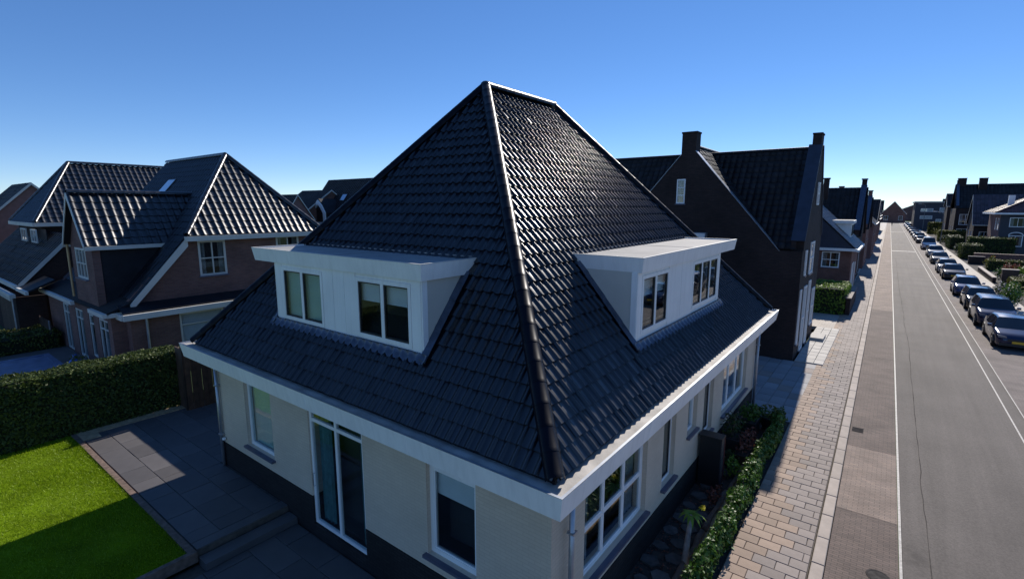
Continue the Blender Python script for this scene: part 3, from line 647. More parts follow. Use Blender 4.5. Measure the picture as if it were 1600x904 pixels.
window(H, S_, -9.88, -8.55, 1.0, 2.86, 1, 1, sill=.10, inner='green', fw=.09, n0=-.09)
w = window(H, S_, -6.92, -4.98, -.0, 2.92, 2, 2, rails=[2.50], inner='teal', fw=.075, n0=-.04, name='sliding_door', bar=.075)
mb = MB(S_); mb.tube([(-6.80, -.02, .95), (-6.80, .03, .95), (-6.80, .03, 1.25), (-6.80, -.02, 1.25)], .011, 6); mb.build('door_handle', M_steel, w)
window(H, S_, -3.16, -2.00, .95, 2.86, 1, 2, rails=[2.60], sill=.10, inner='half', fw=.09, n0=-.09, sash=M_white)
window(H, E_, 1.62, 4.20, .95, 2.88, 3, 2, rails=[1.78], sill=.10, inner='curtain', fw=.06, n0=-.10, sash=M_white)
window(H, E_, 5.10, 5.86, 1.0, 2.88, 1, 1, sill=.10, inner='dark', fw=.06, sash=M_alu)
window(H, E_, 6.72, 7.42, 1.60, 2.88, 1, 1, sill=.08, inner='blind', fw=.07)
window(H, E_, 8.0, 8.86, 1.05, 2.88, 1, 1, sill=.08, inner='dark', fw=.06, sash=M_alu)
window(H, E_, 9.85, 12.80, 1.05, 2.88, 3, 1, sill=.10, inner='half', fw=.07, sash=M_white)
# gutter: mitred white fascia, lining and soffit on all four sides
GX, GY = 12.0, 14.694
def ring(prof, side):
    n = len(prof); vs = []
    for e in (0, 1):
        for d, z in prof:
            if side == 's': vs.append((-GX+d if e == 0 else -d, d, z))
            if side == 'n': vs.append((-GX+d if e == 0 else -d, GY-d, z))
            if side == 'e': vs.append((-d, d if e == 0 else GY-d, z))
            if side == 'w': vs.append((-GX+d, d if e == 0 else GY-d, z))
    return vs, [tuple(range(n)), tuple(range(2*n-1, n-1, -1))]+[(i, (i+1) % n, (i+1) % n+n, i+n) for i in range(n)]
for sd_ in 'sewn':
    g = MB(); v, f = ring([(0, 3.505), (.035, 3.505), (.045, 3.47), (.115, 3.16), (.115, 3.139), (.063, 3.139)], sd_); g.add(v, f); gu = g.build('gutter', M_white, H)
    g = MB(); v, f = ring([(.048, 3.462), (.40, 3.455), (.40, 3.43), (.06, 3.43)], sd_); g.add(v, f); g.build('gutter_lining', M_gutter, gu)
    g = MB(); v, f = ring([(.118, 3.16), (.62, 3.16), (.62, 3.145), (.118, 3.145)], sd_); g.add(v, f); g.build('soffit', M_cream, gu)
    g = MB(); v, f = ring([(-.004, 3.512), (.038, 3.512), (.038, 3.506), (-.004, 3.506)], sd_); g.add(v, f); g.build('drip_edge', M_zinc, gu)
for k in range(3):
    mb = MB(); x = -9.0+k*3.0; mb.prism([(-.004, 3.50), (.058, 3.14), (.07, 3.14), (.012, 3.50)], x, x+.05, axis=0); mb.build('fascia_joint', M_white, H)
for k in range(4):
    mb = MB(); y = 2.9+k*3.0; mb.prism([(.004, 3.50), (-.058, 3.14), (-.07, 3.14), (-.012, 3.50)], y, y+.05, axis=1); mb.build('fascia_joint', M_white, H)
# roof
ZB, ZR, G = 3.50, 10.18, .284
A1, A2 = Vector((-5.99, 5.691, ZR)), Vector((-5.99, 8.976, ZR))
c_se, c_sw, c_ne, c_nw = Vector((-G, G, ZB)), Vector((-GX+G, G, ZB)), Vector((-G, GY-G, ZB)), Vector((-GX+G, GY-G, ZB))
dn = Vector((0, 0, -.02))
mb = MB()
for pts in ((c_sw, c_se, A1), (c_se, c_ne, A2, A1), (c_ne, c_nw, A2), (c_nw, c_sw, A1, A2)): mb.slab([p+dn for p in pts], .06)
roof = mb.build('roof', M_under, H)
sS, sE = (ZR-ZB)/(A1.y-G), (ZR-ZB)/(-A1.x-G)
DL = dict(x0=-8.614, x1=-3.576, y=1.030); DR = dict(y0=4.394, y1=10.317, x=-.993)
def skip_main(c):
    if DL['x0']+.06 < c.x < DL['x1']-.06 and DL['y']+.05 < c.y < 2.25 and c.x+c.y*0 < -3: return c.y < 2.2 and abs(c.z-(ZB+sS*(c.y-G))) < .2
    if DR['y0']+.06 < c.y < DR['y1']-.06 and -2.2 < c.x < DR['x']-.05: return abs(c.z-(ZB+sE*(-c.x-G))) < .2
    return False
TW, TL = .211, .2952
tr = TiledRoof(roof, tile_geo(TW, TL), TW, TL, M_tile, 150, skip_main, seed=5); te = TiledRoof(roof, tile_geo(TW, TL, .040, .041, False), TW, TL, M_tile, 150, skip_main, seed=6)
vS = math.hypot(A1.y-G, ZR-ZB); vE = math.hypot(-A1.x-G, ZR-ZB)
tr.face(c_sw, (1, 0, 0), [(0, 0), (c_se.x-c_sw.x, 0), (A1.x-c_sw.x, vS)], (0, A1.y-G, ZR-ZB))
te.face(c_se, (0, 1, 0), [(0, 0), (GY-2*G, 0), (A2.y-G, vE), (A1.y-G, vE)], (A1.x+G, 0, ZR-ZB))
te.face(c_nw, (0, -1, 0), [(0, 0), (GY-2*G, 0), (GY-G-A1.y, vE), (GY-G-A2.y, vE)], (A1.x-c_nw.x, 0, ZR-ZB), rear=True)
tr.face(c_ne, (-1, 0, 0), [(0, 0), (c_ne.x-c_nw.x, 0), (c_ne.x-A2.x, vS)], (0, A2.y-c_ne.y, ZR-ZB), rear=True)
tr.finish(); te.finish()
up = Vector((0, 0, .055))
for a, b in ((c_se, A1), (c_sw, A1), (c_ne, A2), (c_nw, A2)): caps(roof, a+up+(b-a).normalized()*-.02, b+up, r=.138, L=.36)
caps(roof, A1+up*1.3, A2+up*1.3, r=.138, L=.36)
for p in (A1, A2):
    mb = MB(); mb.lathe([(.14, -.14), (.14, .03), (.12, .09), (.07, .13), (.02, .145)], p+up, 14); mb.build('ridge_end', M_tile, roof, smooth=True)
# dormers
def dormer(P, a0, a1, wall, fa0, fa1, fout, zt, zb, zw, slope, wins, seams, inward):
    """P maps (along, depth behind the gutter line, z) to world. wall = depth of front wall; fout = depth of fascia face"""
    roofd = lambda z: G+(z-ZB)/slope
    d = MB(P)
    T = lambda u, n, z: P(u, wall-n, z)
    f = MB(T); wall_cells(f, a0, a1, zw-.25, zb+.02, [w[:4] for w in wins], .09)
    front = f.build('dormer', M_white, H)
    for s, a in ((0, a0), (1, a1)):                                # triangular cheeks
        x0, x1 = (a+.002, a+.09) if s == 0 else (a-.09, a-.002)
        c = MB(P); poly = [(wall+.094, ZB+slope*(wall-G)-.02), (wall+.094, zb+.01), (roofd(zb)+.1, zb+.01), (roofd(zb)+.1, zb-.15)]
        n = len(poly); vs = [(x0, p[0], p[1]) for p in poly]+[(x1, p[0], p[1]) for p in poly]
        c.add(vs, [tuple(range(n)), tuple(range(2*n-1, n-1, -1))]+[(i, (i+1) % n, (i+1) % n+n, i+n) for i in range(n)]); c.build('cheek', M_cheek, front)
        k = MB(P); x2, x3 = (a-.012, a+.001) if s == 0 else (a-.001, a+.012)
        k.box(x2, x3, wall, wall+.12, ZB+slope*(wall-G)+.02, zb); k.build('corner_trim', M_white, front)
    # fascia with flared top, mitred
    fl = .045; bk = roofd(zt)+.12
    prof = [(0, zt), (.04, zt), (.10, zb+.02), (.10, zb), (fl, zb)]
    def seg(kind):
        vs = []
        for e in (0, 1):
            for q, z in prof:
                if kind == 'f': vs.append((fa0+q if e == 0 else fa1-q, fout+q, z))
                if kind == 'l': vs.append((fa0+q, fout+q if e == 0 else bk-(zt-z)*.7, z))
                if kind == 'r': vs.append((fa1-q, fout+q if e == 0 else bk-(zt-z)*.7, z))
        n = len(prof); g = MB(P); g.add(vs, [tuple(range(n)), tuple(range(2*n-1, n-1, -1))]+[(i, (i+1) % n, (i+1) % n+n, i+n) for i in range(n)]); g.build('fascia', M_white, front)
    for q in 'flr': seg(q)
    g = MB(P); g.box(fa0+.045, fa1-.045, fout+.045, bk, zt-.06, zt-.028); fr = g.build('flat_roof', M_flat, front)
    g = MB(P); m_ = (fa0+fa1)/2; g.box(m_-.04, m_+.04, fout+.05, bk, zt-.0279, zt-.022); g.box(fa0+.05, fa1-.05, bk-.14, bk-.02, zt-.0278, zt+.03); g.build('roofing_seam', M_flat, fr)
    g = MB(P); g.box(fa0+.10, fa1-.10, fout+.105, bk-.1, zb+.002, zb+.018); g.build('soffit', M_cream, front)
    g = MB(P); e = .006; g.box(fa0-e, fa1+e, fout-e, fout+.04, zt+.001, zt+.012); g.box(fa0-e, fa0+.04, fout+.041, bk, zt+.001, zt+.012); g.box(fa1-.04, fa1+e, fout+.041, bk, zt+.001, zt+.012); g.build('drip_edge', M_cream, front)
    # panels between the windows, with open joints
    ed = sorted(seams)
    for u0, u1 in ed:
        g = MB(T); g.box(u0+.004, u1-.004, .001, .013, zw-.02, zb-.012); g.build('panel', M_white, front)
    for w in wins:
        window(H, T, w[0]+.002, w[1]-.002, w[2]+.002, w[3]-.002, w[4], 1, n0=.02, dep=.08, fw=.075, inner=w[5], sash=w[6], bar=.09)
    # bird comb and lead apron with scallops
    g = MB(T); u = a0+.03; zc = ZB+slope*(wall-G)+.03
    while u < a1-.06: g.box(u, u+.045, .002, .014, zc, zc+.055); u += .062
    g.build('vent_strip', M_zinc, front)
    nrm = math.hypot(1, slope); cs, sn_ = 1/nrm, slope/nrm
    n = round((a1-a0+.3)/TW); g = MB(P); cols = n*8; L = []
    for i in range(cols+1):
        t = i/8; u = a0-.15+(a1-a0+.3)*i/cols; ph = (t % 1)
        ln = .13+.065*abs(math.sin(math.pi*ph))**.6+.012*math.sin(i*1.9); h = .075+.018*math.cos(2*math.pi*(t))
        row = []
        for k in range(5):
            q = ln*k/4-.03; hh = h if k else .10; row.append((u, wall-q*cs-hh*sn_, ZB+slope*(wall-q*cs-G)+hh*cs-.0))
        L.append(row)
    vs = [p for r in L for p in r]; g.add(vs, [(i*5+k, (i+1)*5+k, (i+1)*5+k+1, i*5+k+1) for i in range(cols) for k in range(4)]); g.build('lead_apron', M_lead, front, smooth=True, recalc=False)
    for s, a in ((-1, a0), (1, a1)):                                 # soakers up the cheeks
        g = MB(P); k = 0; dd = wall-.12
        while dd < roofd(zb)-.16:
            d1 = dd+.22; w0 = a+s*.005; w1 = a+s*.15; hh = .085-.004*(k % 2)
            pts = [(w0, dd, ZB+slope*(dd-G)+hh/cs+.02), (w1, dd, ZB+slope*(dd-G)+hh/cs-.02), (w1, d1, ZB+slope*(d1-G)+hh/cs-.028), (w0, d1, ZB+slope*(d1-G)+hh/cs+.012)]
            g.add(pts+[(p[0], p[1], p[2]-.02) for p in pts], [(0, 1, 2, 3), (4, 7, 6, 5), (0, 4, 5, 1), (1, 5, 6, 2)]); dd += .20; k += 1
        g.build('side_flashing', M_lead, front, recalc=False)
dormer(lambda u, d, z: (u, d, z), DL['x0'], DL['x1'], DL['y'], -9.457, -3.464, .916, 6.127, 5.828, 4.433, sS,
       [(-8.30, -6.66, 4.52, 5.74, 2, 'green', M_alu), (-5.49, -3.86, 4.54, 5.74, 2, 'half', M_alu)], [(-8.614, -8.305), (-6.655, -6.27), (-6.27, -5.88), (-5.88, -5.495), (-3.855, -3.60)], 1)
dormer(lambda u, d, z: (-d, u, z), DR['y0'], DR['y1'], -DR['x'], 4.353, 11.585, .861, 6.122, 5.820, 4.392, sE,
       [(4.62, 6.14, 4.52, 5.74, 2, 'half', M_alu), (7.86, 10.10, 4.52, 5.74, 3, 'curtain', M_alu)], [(4.394, 4.615), (6.145, 7.0), (7.0, 7.855), (10.105, 10.317)], -1)
# downpipes, wall lamp
for x, y in ((-11.30, YS-.07), (-.42, 1.00), (-.44, 13.92)):
    mb = MB(); mb.tube([(x, y, 3.15), (x, y, -.1)], .045, 10); dp = mb.build('downpipe', M_zinc, H, smooth=True)
    mb = MB(); mb.box(x-.06, x+.06, y-.055, y+.07, 2.3, 2.33); mb.box(x-.06, x+.06, y-.055, y+.07, .9, .93); mb.build('bracket', M_zinc, dp)
mb = MB(); mb.lathe([(.05, 0), (.05, .03), (.035, .05)], (-11.18, YS-.06, .78), 10); mb.build('outside_tap', M_white, H)

# ================================================================== GENERIC HOUSES
def roof_two(part, axis, x0, x1, y0, y1, ze, zr, tw, tl, mat, geo=None, n=0, oh=0.0, jit=1.0):
    """tiles on both slopes of a plain gable roof. axis 'x': ridge along x"""
    t = TiledRoof(part, geo or flat_tile_geo(tw, tl), tw, tl, mat, n, jit=jit)
    if axis == 'x':
        c = (y0+y1)/2; L = math.hypot(c-y0, zr-ze)
        t.face((x0, y0, ze), (1, 0, 0), [(0, 0), (x1-x0, 0), (x1-x0, L), (0, L)], (0, c-y0, zr-ze)); t.face((x1, y1, ze), (-1, 0, 0), [(0, 0), (x1-x0, 0), (x1-x0, L), (0, L)], (0, c-y1, zr-ze))
    else:
        c = (x0+x1)/2; L = math.hypot(c-x0, zr-ze)
        t.face((x1, y0, ze), (0, 1, 0), [(0, 0), (y1-y0, 0), (y1-y0, L), (0, L)], (c-x1, 0, zr-ze)); t.face((x0, y1, ze), (0, -1, 0), [(0, 0), (y1-y0, 0), (y1-y0, L), (0, L)], (c-x0, 0, zr-ze))
    t.finish()
def gable_house(name, label, x0, x1, y0, y1, ze, zr, axis, wm, rm, group=None, wins_s=(), wins_e=(), wins_w=(), chimney=None, parapet=None, trim=True, tw=.4, tl=.4, hip=0.0, ridge_c=True):
    h = thing(name, label, 'house', ((x0+x1)/2, (y0+y1)/2, 0), group); th = .25
    T = south(y0); mb = MB(T); wall_cells(mb, x0, x1, -.1, ze, [w[:4] for w in wins_s], th); 
    if axis == 'y': mb.T = None; mb.prism([(x0, ze), (x1, ze), ((x0+x1)/2, zr-.08)], y0, y0+th)
    mb.build('wall', wm, h)
    mb = MB(east(x1)); wall_cells(mb, y0+th+.001, y1, -.1, ze, [w[:4] for w in wins_e], th)
    if axis == 'x': mb.T = None; mb.prism([(y0, ze), (y1, ze), ((y0+y1)/2, zr-.08)], x1-th, x1, axis=0)
    mb.build('wall', wm, h)
    mb = MB(west(x0)); wall_cells(mb, y0+th+.001, y1, -.1, ze, [w[:4] for w in wins_w], th)
    if axis == 'x': mb.T = None; mb.prism([(y0, ze), (y1, ze), ((y0+y1)/2, zr-.08)], x0, x0+th, axis=0)
    mb.build('wall', wm, h)
    mb = MB(); mb.box(x0+th+.001, x1-th-.001, y1-th, y1, -.1, ze)
    if axis == 'y': mb.prism([(x0, ze), (x1, ze), ((x0+x1)/2, zr-.08)], y1-th, y1)
    mb.build('wall', wm, h)
    for T, ws in ((south(y0), wins_s), (east(x1), wins_e), (west(x0), wins_w)):
        for w in ws: window(h, T, w[0]+.003, w[1]-.003, w[2]+.003, w[3]-.003, w[4] if len(w) > 4 else 2, w[5] if len(w) > 5 else 1, n0=-.04, inner=w[6] if len(w) > 6 else 'curtain', fw=.08, sill=.06)
    mb = MB(); o = .22; e = o*(zr-ze)/(((x1-x0) if axis == 'y' else (y1-y0))/2)
    if axis == 'y':
        c = (x0+x1)/2; mb.slab([(x1+o, y0-o, ze-e), (x1+o, y1+o, ze-e), (c, y1+o, zr), (c, y0-o, zr)], .08); mb.slab([(c, y0-o, zr), (c, y1+o, zr), (x0-o, y1+o, ze-e), (x0-o, y0-o, ze-e)], .08)
    else:
        c = (y0+y1)/2; mb.slab([(x0-o, y0-o, ze-e), (x1+o, y0-o, ze-e), (x1+o, c, zr), (x0-o, c, zr)], .08); mb.slab([(x0-o, c, zr), (x1+o, c, zr), (x1+o, y1+o, ze-e), (x0-o, y1+o, ze-e)], .08)
    rf = mb.build('roof', M_under, h); roof_two(rf, axis, x0-o, x1+o, y0-o, y1+o, ze-e+.01, zr+.01, tw, tl, rm)
    if trim:
        for k in (0, 1):
            mb = MB(); g = MB()
            if axis == 'y':
                y = (y0-o-.03, y1+o)[k]; mb.prism([(x0-o, ze-e-.2), (c, zr-.2), (x1+o, ze-e-.2), (x1+o, ze-e+.03), (c, zr+.03), (x0-o, ze-e+.03)], y, y+.03); x = (x0-o-.12, x1+o)[k]; g.box(x, x+.12, y0-o, y1+o, ze-e-.14, ze-e)
            else:
                x = (x0-o-.03, x1+o)[k]; mb.prism([(y0-o, ze-e-.2), (c, zr-.2), (y1+o, ze-e-.2), (y1+o, ze-e+.03), (c, zr+.03), (y0-o, ze-e+.03)], x, x+.03, axis=0); y = (y0-o-.12, y1+o)[k]; g.box(x0-o, x1+o, y, y+.12, ze-e-.14, ze-e)
            mb.build('barge_board', M_cream, h); g.build('gutter', M_cream, h)
    if chimney:
        for (cx, cy, w, d, top) in chimney:
            mb = MB(); mb.box(cx-w/2, cx+w/2, cy-d/2, cy+d/2, zr-1.2, top); mb.box(cx-w/2-.06, cx+w/2+.06, cy-d/2-.06, cy+d/2+.06, top+.002, top+.12); mb.build('chimney', wm, rf)
    if parapet:
        for x in parapet:                                             # raised brick gable with coping (ridge along x)
            mb = MB(); mb.prism([(y0-.1, ze-.2), (y0-.1, ze+.35), (c-.35, zr+.2), (c-.35, zr+.75), (c+.35, zr+.75), (c+.35, zr+.2), (y1+.1, ze+.35), (y1+.1, ze-.2)], x-.2, x+.2, axis=0); mb.build('gable_parapet', wm, h)
            mb = MB()
            for s in (-1, 1):
                ye = y0-.1 if s < 0 else y1+.1; mb.slab([(x-.24, ye, ze+.38), (x+.24, ye, ze+.38), (x+.24, c+s*.35, zr+.24), (x-.24, c+s*.35, zr+.24)] if s < 0 else [(x-.24, c+s*.35, zr+.24), (x+.24, c+s*.35, zr+.24), (x+.24, ye, ze+.38), (x-.24, ye, ze+.38)], .05)
            mb.box(x-.26, x+.26, c-.42, c+.42, zr+.752, zr+.86); mb.build('coping', M_lead, h)
    return h

# ================================================================== BROWN BRICK HOUSE BEHIND THE HEDGE
A = thing('brown_brick_house', 'brown brick house behind the clipped hedge with half-hipped glossy tiled roof', 'house', (-27.5, 6, 0))
XA, YA = -22.4, 1.1
doors = [(-30.2, -29.0, .0, 2.35), (-27.9, -26.6, .0, 2.35), (-25.7, -24.95, .35, 2.35), (-24.2, -22.9, .0, 2.35)]
wing_w = (-26.3, -24.75, 3.95, 5.30)
mb = MB(south(YA)); wall_cells(mb, -33, XA, -.1, 2.75, doors, .28); mb.build('wall', M_brown_brick, A)
mb = MB(south(YA-.004)); wall_cells(mb, -27.0, -23.8, 2.752, 5.40, [wing_w], .28); mb.T = None; mb.prism([(-27.0, 5.40), (-23.8, 5.40), (-25.4, 7.50)], YA-.004, YA+.276); mb.build('wing_gable', M_brown_brick, A)
for d in doors: window(A, south(YA), d[0]+.003, d[1]-.003, d[2]+.003, d[3]-.003, 2 if d[1]-d[0] > 1 else 1, 2, rails=[1.9], n0=-.03, fw=.085, inner='curtain', name='garden_door' if d[2] == 0 else 'window', mat=M_cream)
window(A, south(YA-.004), *wing_w, 3, 2, n0=.02, fw=.09, sill=.12, inner='curtain', mat=M_cream)
ew = [(4.62, 5.82, 3.92, 5.55), (8.3, 9.55, 4.6, 5.6)]
mb = MB(east(XA)); wall_cells(mb, YA+.281, 13.9, -.1, 2.8, [], .28); wall_cells(mb, 4.1, 10.9, 2.802, 5.75, ew, .28); mb.T = None
mb.prism([(1.45, 2.802), (4.099, 2.802), (4.099, 5.70)], XA-.28, XA, axis=0); mb.prism([(10.901, 2.802), (13.5, 2.802), (10.901, 5.70)], XA-.28, XA, axis=0); mb.build('wall', M_brown_brick, A)
for w in ew: window(A, east(XA), w[0]+.003, w[1]-.003, w[2]+.003, w[3]-.003, 2, 2, n0=.012, fw=.09, sill=.08, inner='curtain', mat=M_cream)
mb = MB(); mb.box(-33, -32.72, YA+.3, 13.9, -.1, 2.8); mb.prism([(1.45, 2.802), (7.5, 9.5), (13.5, 2.802)], -33, -32.72, axis=0); mb.build('wall', M_brown_brick, A)
mb = MB(); mb.box(-32.7, XA-.3, 13.62, 13.9, -.1, 2.8); mb.build('wall', M_brown_brick, A)
# roof: steep slopes, flared eave, half hip to the street
sl = 1.165; zr = 9.73; yc = 7.5; pk = Vector((-25.37, yc, zr)); pl_ = Vector((-33.2, yc, zr)); xh = -22.15; zh = 5.80
yy = lambda z: yc-(zr-z)/sl
ef = Vector((xh, yy(zh), zh)); eb = Vector((xh, 2*yc-yy(zh), zh)); zf = 3.2
mb = MB()
mb.slab([(-33.2, yy(zf), zf), (xh, yy(zf), zf), ef, pk, pl_], .08); mb.slab([(-33.2, .92, 2.80), (xh, .92, 2.80), (xh, yy(zf), zf), (-33.2, yy(zf), zf)], .08)
mb.slab([ef, eb, pk], .08); mb.slab([pl_, pk, eb, (xh, 2*yc-yy(zf), zf), (-33.2, 2*yc-yy(zf), zf)], .08); mb.slab([(-33.2, 2*yc-yy(zf), zf), (xh, 2*yc-yy(zf), zf), (xh, 14.1, 2.8), (-33.2, 14.1, 2.8)], .08)
ra = mb.build('roof', M_under, A)
V2 = Vector((0, 1, sl)).normalized(); L1 = math.hypot(1, sl)
def vlen(z): return (z-zf)/sl*L1
TA, TB = .33, .38
wr = lambda z: -25.37+(7.62-z)/1.33
def skipA(c): return -26.9 < c.x < -23.85 and c.y < yy(5.46+(1.6-abs(c.x+25.37))*1.33)-.05 and abs(c.z-(zr-sl*(yc-c.y))) < .15 and c.y < 7
ta = TiledRoof(ra, tile_geo(TA, TB, .05, .035, False), TA, TB, M_tile2, 300, skipA, seed=9)
ta.face((-33.2, yy(zf), zf), (1, 0, 0), [(0, 0), (xh+33.2, 0), (xh+33.2, vlen(zh)), (pk.x+33.2, vlen(zr)), (0, vlen(zr))], V2)
dh = Vector((pk.x-xh, 0, zr-zh)); ta.face(ef, (0, 1, 0), [(0, 0), (eb.y-ef.y, 0), (yc-ef.y, dh.length)], dh)
# wing roof
wx0, wx1, wzr, wze, wy = -27.05, -23.70, 7.66, 5.44, .86; wc = (wx0+wx1)/2; ws = (wzr-wze)/(wx1-wc); Lw = math.hypot(wx1-wc, wzr-wze)
mb = MB(); mb.slab([(wx1, wy, wze), (wx1, yy(wze), wze), (wc, yy(wzr), wzr), (wc, wy, wzr)], .07); mb.slab([(wc, wy, wzr), (wc, yy(wzr), wzr), (wx0, yy(wze), wze), (wx0, wy, wze)], .07); wrf = mb.build('wing_roof', M_under, A)
ta.face((wx1, wy, wze), (0, 1, 0), [(0, 0), (yy(wze)-wy+.05, 0), (yy(wzr)-wy+.1, Lw), (0, Lw)], (wc-wx1, 0, wzr-wze))
ta.face((wx0, yy(wze), wze), (0, -1, 0), [(0, 0), (yy(wze)-wy, 0), (yy(wze)-wy, Lw), (yy(wze)-yy(wzr), Lw)], (wc-wx0, 0, wzr-wze), rear=True)
ta.finish()
u6 = Vector((0, 0, .05))
caps(ra, ef+u6, pk+u6, .13, .4, M_tile2); caps(ra, eb+u6, pk+u6, .13, .4, M_tile2); caps(ra, pk+u6, pl_+u6, .13, .4, M_tile2); caps(wrf, Vector((wc, wy, wzr))+u6, Vector((wc, yy(wzr), wzr))+u6, .12, .4, M_tile2)
for x in (-23.96, -26.98): mb = MB(); mb.box(x, x+.12, YA+.3, yy(5.4), 2.7, 5.40); mb.build('wing_cheek', M_tile_matt, A)
for n_, mb in (('gutter', MB().box(wx1, wx1+.12, wy, yy(wze), wze-.16, wze-.0)), ('gutter', MB().box(wx0-.12, wx0, wy, yy(wze), wze-.16, wze)), ('gutter', MB().box(-24.2, xh+.05, .78, .92, 2.62, 2.79)), ('gutter', MB().box(-33.2, -26.9, .78, .92, 2.62, 2.79)), ('fascia', MB().box(xh-.02, xh+.12, ef.y-.1, eb.y+.1, zh-.24, zh-.02)),
               ('fascia', MB().box(XA+.002, xh+.0, .93, 1.9, 2.60, 2.78))): mb.build(n_, M_cream, A)
for s in (1, -1):
    mb = MB(); f_ = lambda y: y if s > 0 else 2*yc-y
    mb.prism([(f_(1.75), 2.75), (f_(ef.y), zh-.45), (f_(ef.y), zh-.05), (f_(1.75), 3.05)], xh-.02, xh+.06, axis=0); mb.build('barge_board', M_cream, A)
mb = MB(); mb.prism([(wx1+.02, wze-.15), (wc, wzr-.18), (wx0-.02, wze-.15), (wx0-.02, wze+.02), (wc, wzr+.03), (wx1+.02, wze+.02)], wy-.04, wy-.005); mb.build('barge_board', M_cream, A)
mb = MB(); mb.tube([(-27.05, .98, 5.4), (-27.05, .98, 3.0)], .045, 8); mb.build('downpipe', plain('sunlit_pipe', (.5, .33, .16), rough=.4), A)  # warm sunlight on the pipe is put into its base colour
# rooflight on the garden slope
n_ = Vector((0, -sl, 1)).normalized(); a, b, c, d = [Vector((x, yy(z), z))+n_*.10 for x, z in ((-30.1, 7.75), (-29.0, 7.75), (-29.0, 8.55), (-30.1, 8.55))]
mb = MB(); mb.slab([a, b, c, d], .12); rl = mb.build('rooflight', M_alu, A)
mb = MB(); q = lambda p: p+(((a+b+c+d)/4)-p)*.14+n_*.012; mb.slab([q(a), q(b), q(c), q(d)], .01); mb.build('pane', plain('sky_glass', (.55, .62, .70), rough=.08, spec=1.0, metal=.9, var=.05), rl)
# lean-to along the street side
mb = MB(east(-21.85)); wall_cells(mb, 1.6, 8.5, -.1, 2.50, [(3.4, 5.25, .9, 2.44)], .2); mb.T = None; mb.box(XA+.01, -21.86-.2, 1.6, 1.85, -.1, 2.5); mb.build('lean_to_wall', M_brown_brick, A)
window(A, east(-21.85), 3.403, 5.247, .903, 2.437, 1, 2, rails=[1.9], n0=-.02, fw=.08, inner='blind', mat=M_cream, sill=.06)
mb = MB(); mb.slab([(XA+.01, 1.35, 3.0), (-21.62, 1.35, 2.72), (-21.62, 8.7, 2.72), (XA+.01, 8.7, 3.0)], -.06); mb.build('lean_to_roof', M_tile_matt, A)
mb = MB(); mb.box(-21.60, -21.46, 1.3, 8.7, 2.50, 2.74); mb.box(XA+.01, -21.61, 1.26, 1.34, 2.50, 2.74); mb.build('fascia', M_cream, A)
mb = MB(); mb.tube([(-21.76, 2.15, 2.5), (-21.76, 2.15, 0)], .05, 8); mb.build('downpipe', M_zinc, A)

# ================================================================== HOUSE FURTHER LEFT
B = thing('hipped_brick_house', 'dark brick house with ribbed hipped roof and low garage beyond the tarpaulin garden', 'house', (-42, 6, 0))
bx0, bx1, by0, bze, bzr, bc = -45.6, -38.4, 1.9, 6.1, 9.95, -42.0
mb = MB(); mb.box(bx0+.3, bx1-.3, by0+.3, 15, -.1, bze-.05); mb.build('wall', M_dark_brick, B)
ap = Vector((bc, 4.6, bzr)); aq = Vector((bc, 13, bzr))
mb = MB(); mb.slab([(bx0, by0, bze), (bx1, by0, bze), ap], .08); mb.slab([(bx1, by0, bze), (bx1, 15.2, bze), aq, ap], .08); mb.slab([ap, aq, (bx0, 15.2, bze), (bx0, by0, bze)], .08); rb = mb.build('roof', M_under, B)
tb = TiledRoof(rb, tile_geo(TA, TB, .05, .035, False), TA, TB, M_tile2, 0, seed=3)
Lb = math.hypot(bx1-bc, bzr-bze); tb.face((bx1, by0, bze), (0, 1, 0), [(0, 0), (13.3, 0), (aq.y-by0, Lb), (ap.y-by0, Lb)], (bc-bx1, 0, bzr-bze))
tb.face((bx0, by0, bze), (1, 0, 0), [(0, 0), (bx1-bx0, 0), (bc-bx0, math.hypot(ap.y-by0, bzr-bze))], (0, ap.y-by0, bzr-bze)); tb.finish()
caps(rb, Vector((bx1, by0, bze))+u6, ap+u6, .13, .4, M_tile2); caps(rb, Vector((bx0, by0, bze))+u6, ap+u6, .13, .4, M_tile2); caps(rb, ap+u6, aq+u6, .13, .4, M_tile2)
mb = MB(); mb.box(bx0-.1, bx1+.1, by0-.14, by0-.0, bze-.22, bze); mb.box(bx1, bx1+.14, by0, 15, bze-.22, bze); mb.build('fascia', M_cream, B)
# lower catslide roof with gable to the right, and garage
mb = MB(); mb.slab([(-48, .1, 2.95), (-33.9, .1, 2.95), (-33.9, 2.6, 5.55), (-48, 2.6, 5.55)], .1); rb2 = mb.build('catslide_roof', M_under, B)
t2 = TiledRoof(rb2, flat_tile_geo(.5, .42), .5, .42, M_tile_matt, 0); t2.face((-48, .1, 2.96), (1, 0, 0), [(0, 0), (14.1, 0), (14.1, 3.6), (0, 3.6)], (0, 2.5, 2.6)); t2.finish()
mb = MB(); mb.prism([(.35, -.1), (.35, 3.0), (2.7, 5.45), (4.9, 3.0), (4.9, -.1)], -34.3, -34.0, axis=0); mb.box(-48, -34.31, .35, .6, -.1, 2.9); mb.build('wall', M_dark_brick, B)
mb = MB(); mb.prism([(.12, 2.72), (2.6, 5.32), (2.6, 5.58), (.12, 2.98)], -33.95, -33.86, axis=0); mb.box(-48, -33.86, -.04, .1, 2.74, 2.96); mb.build('fascia', M_cream, B)
mb = MB(); mb.slab([(-34.0, .12, 2.85), (-31.6, .12, 2.85), (-31.6, 1.2, 3.35), (-34.0, 1.2, 3.35)], .08); mb.build('porch_roof', M_tile_matt, B)
mb = MB(); mb.box(-34.0, -31.5, .0, .12, 2.68, 2.86); mb.build('fascia', M_cream, B)
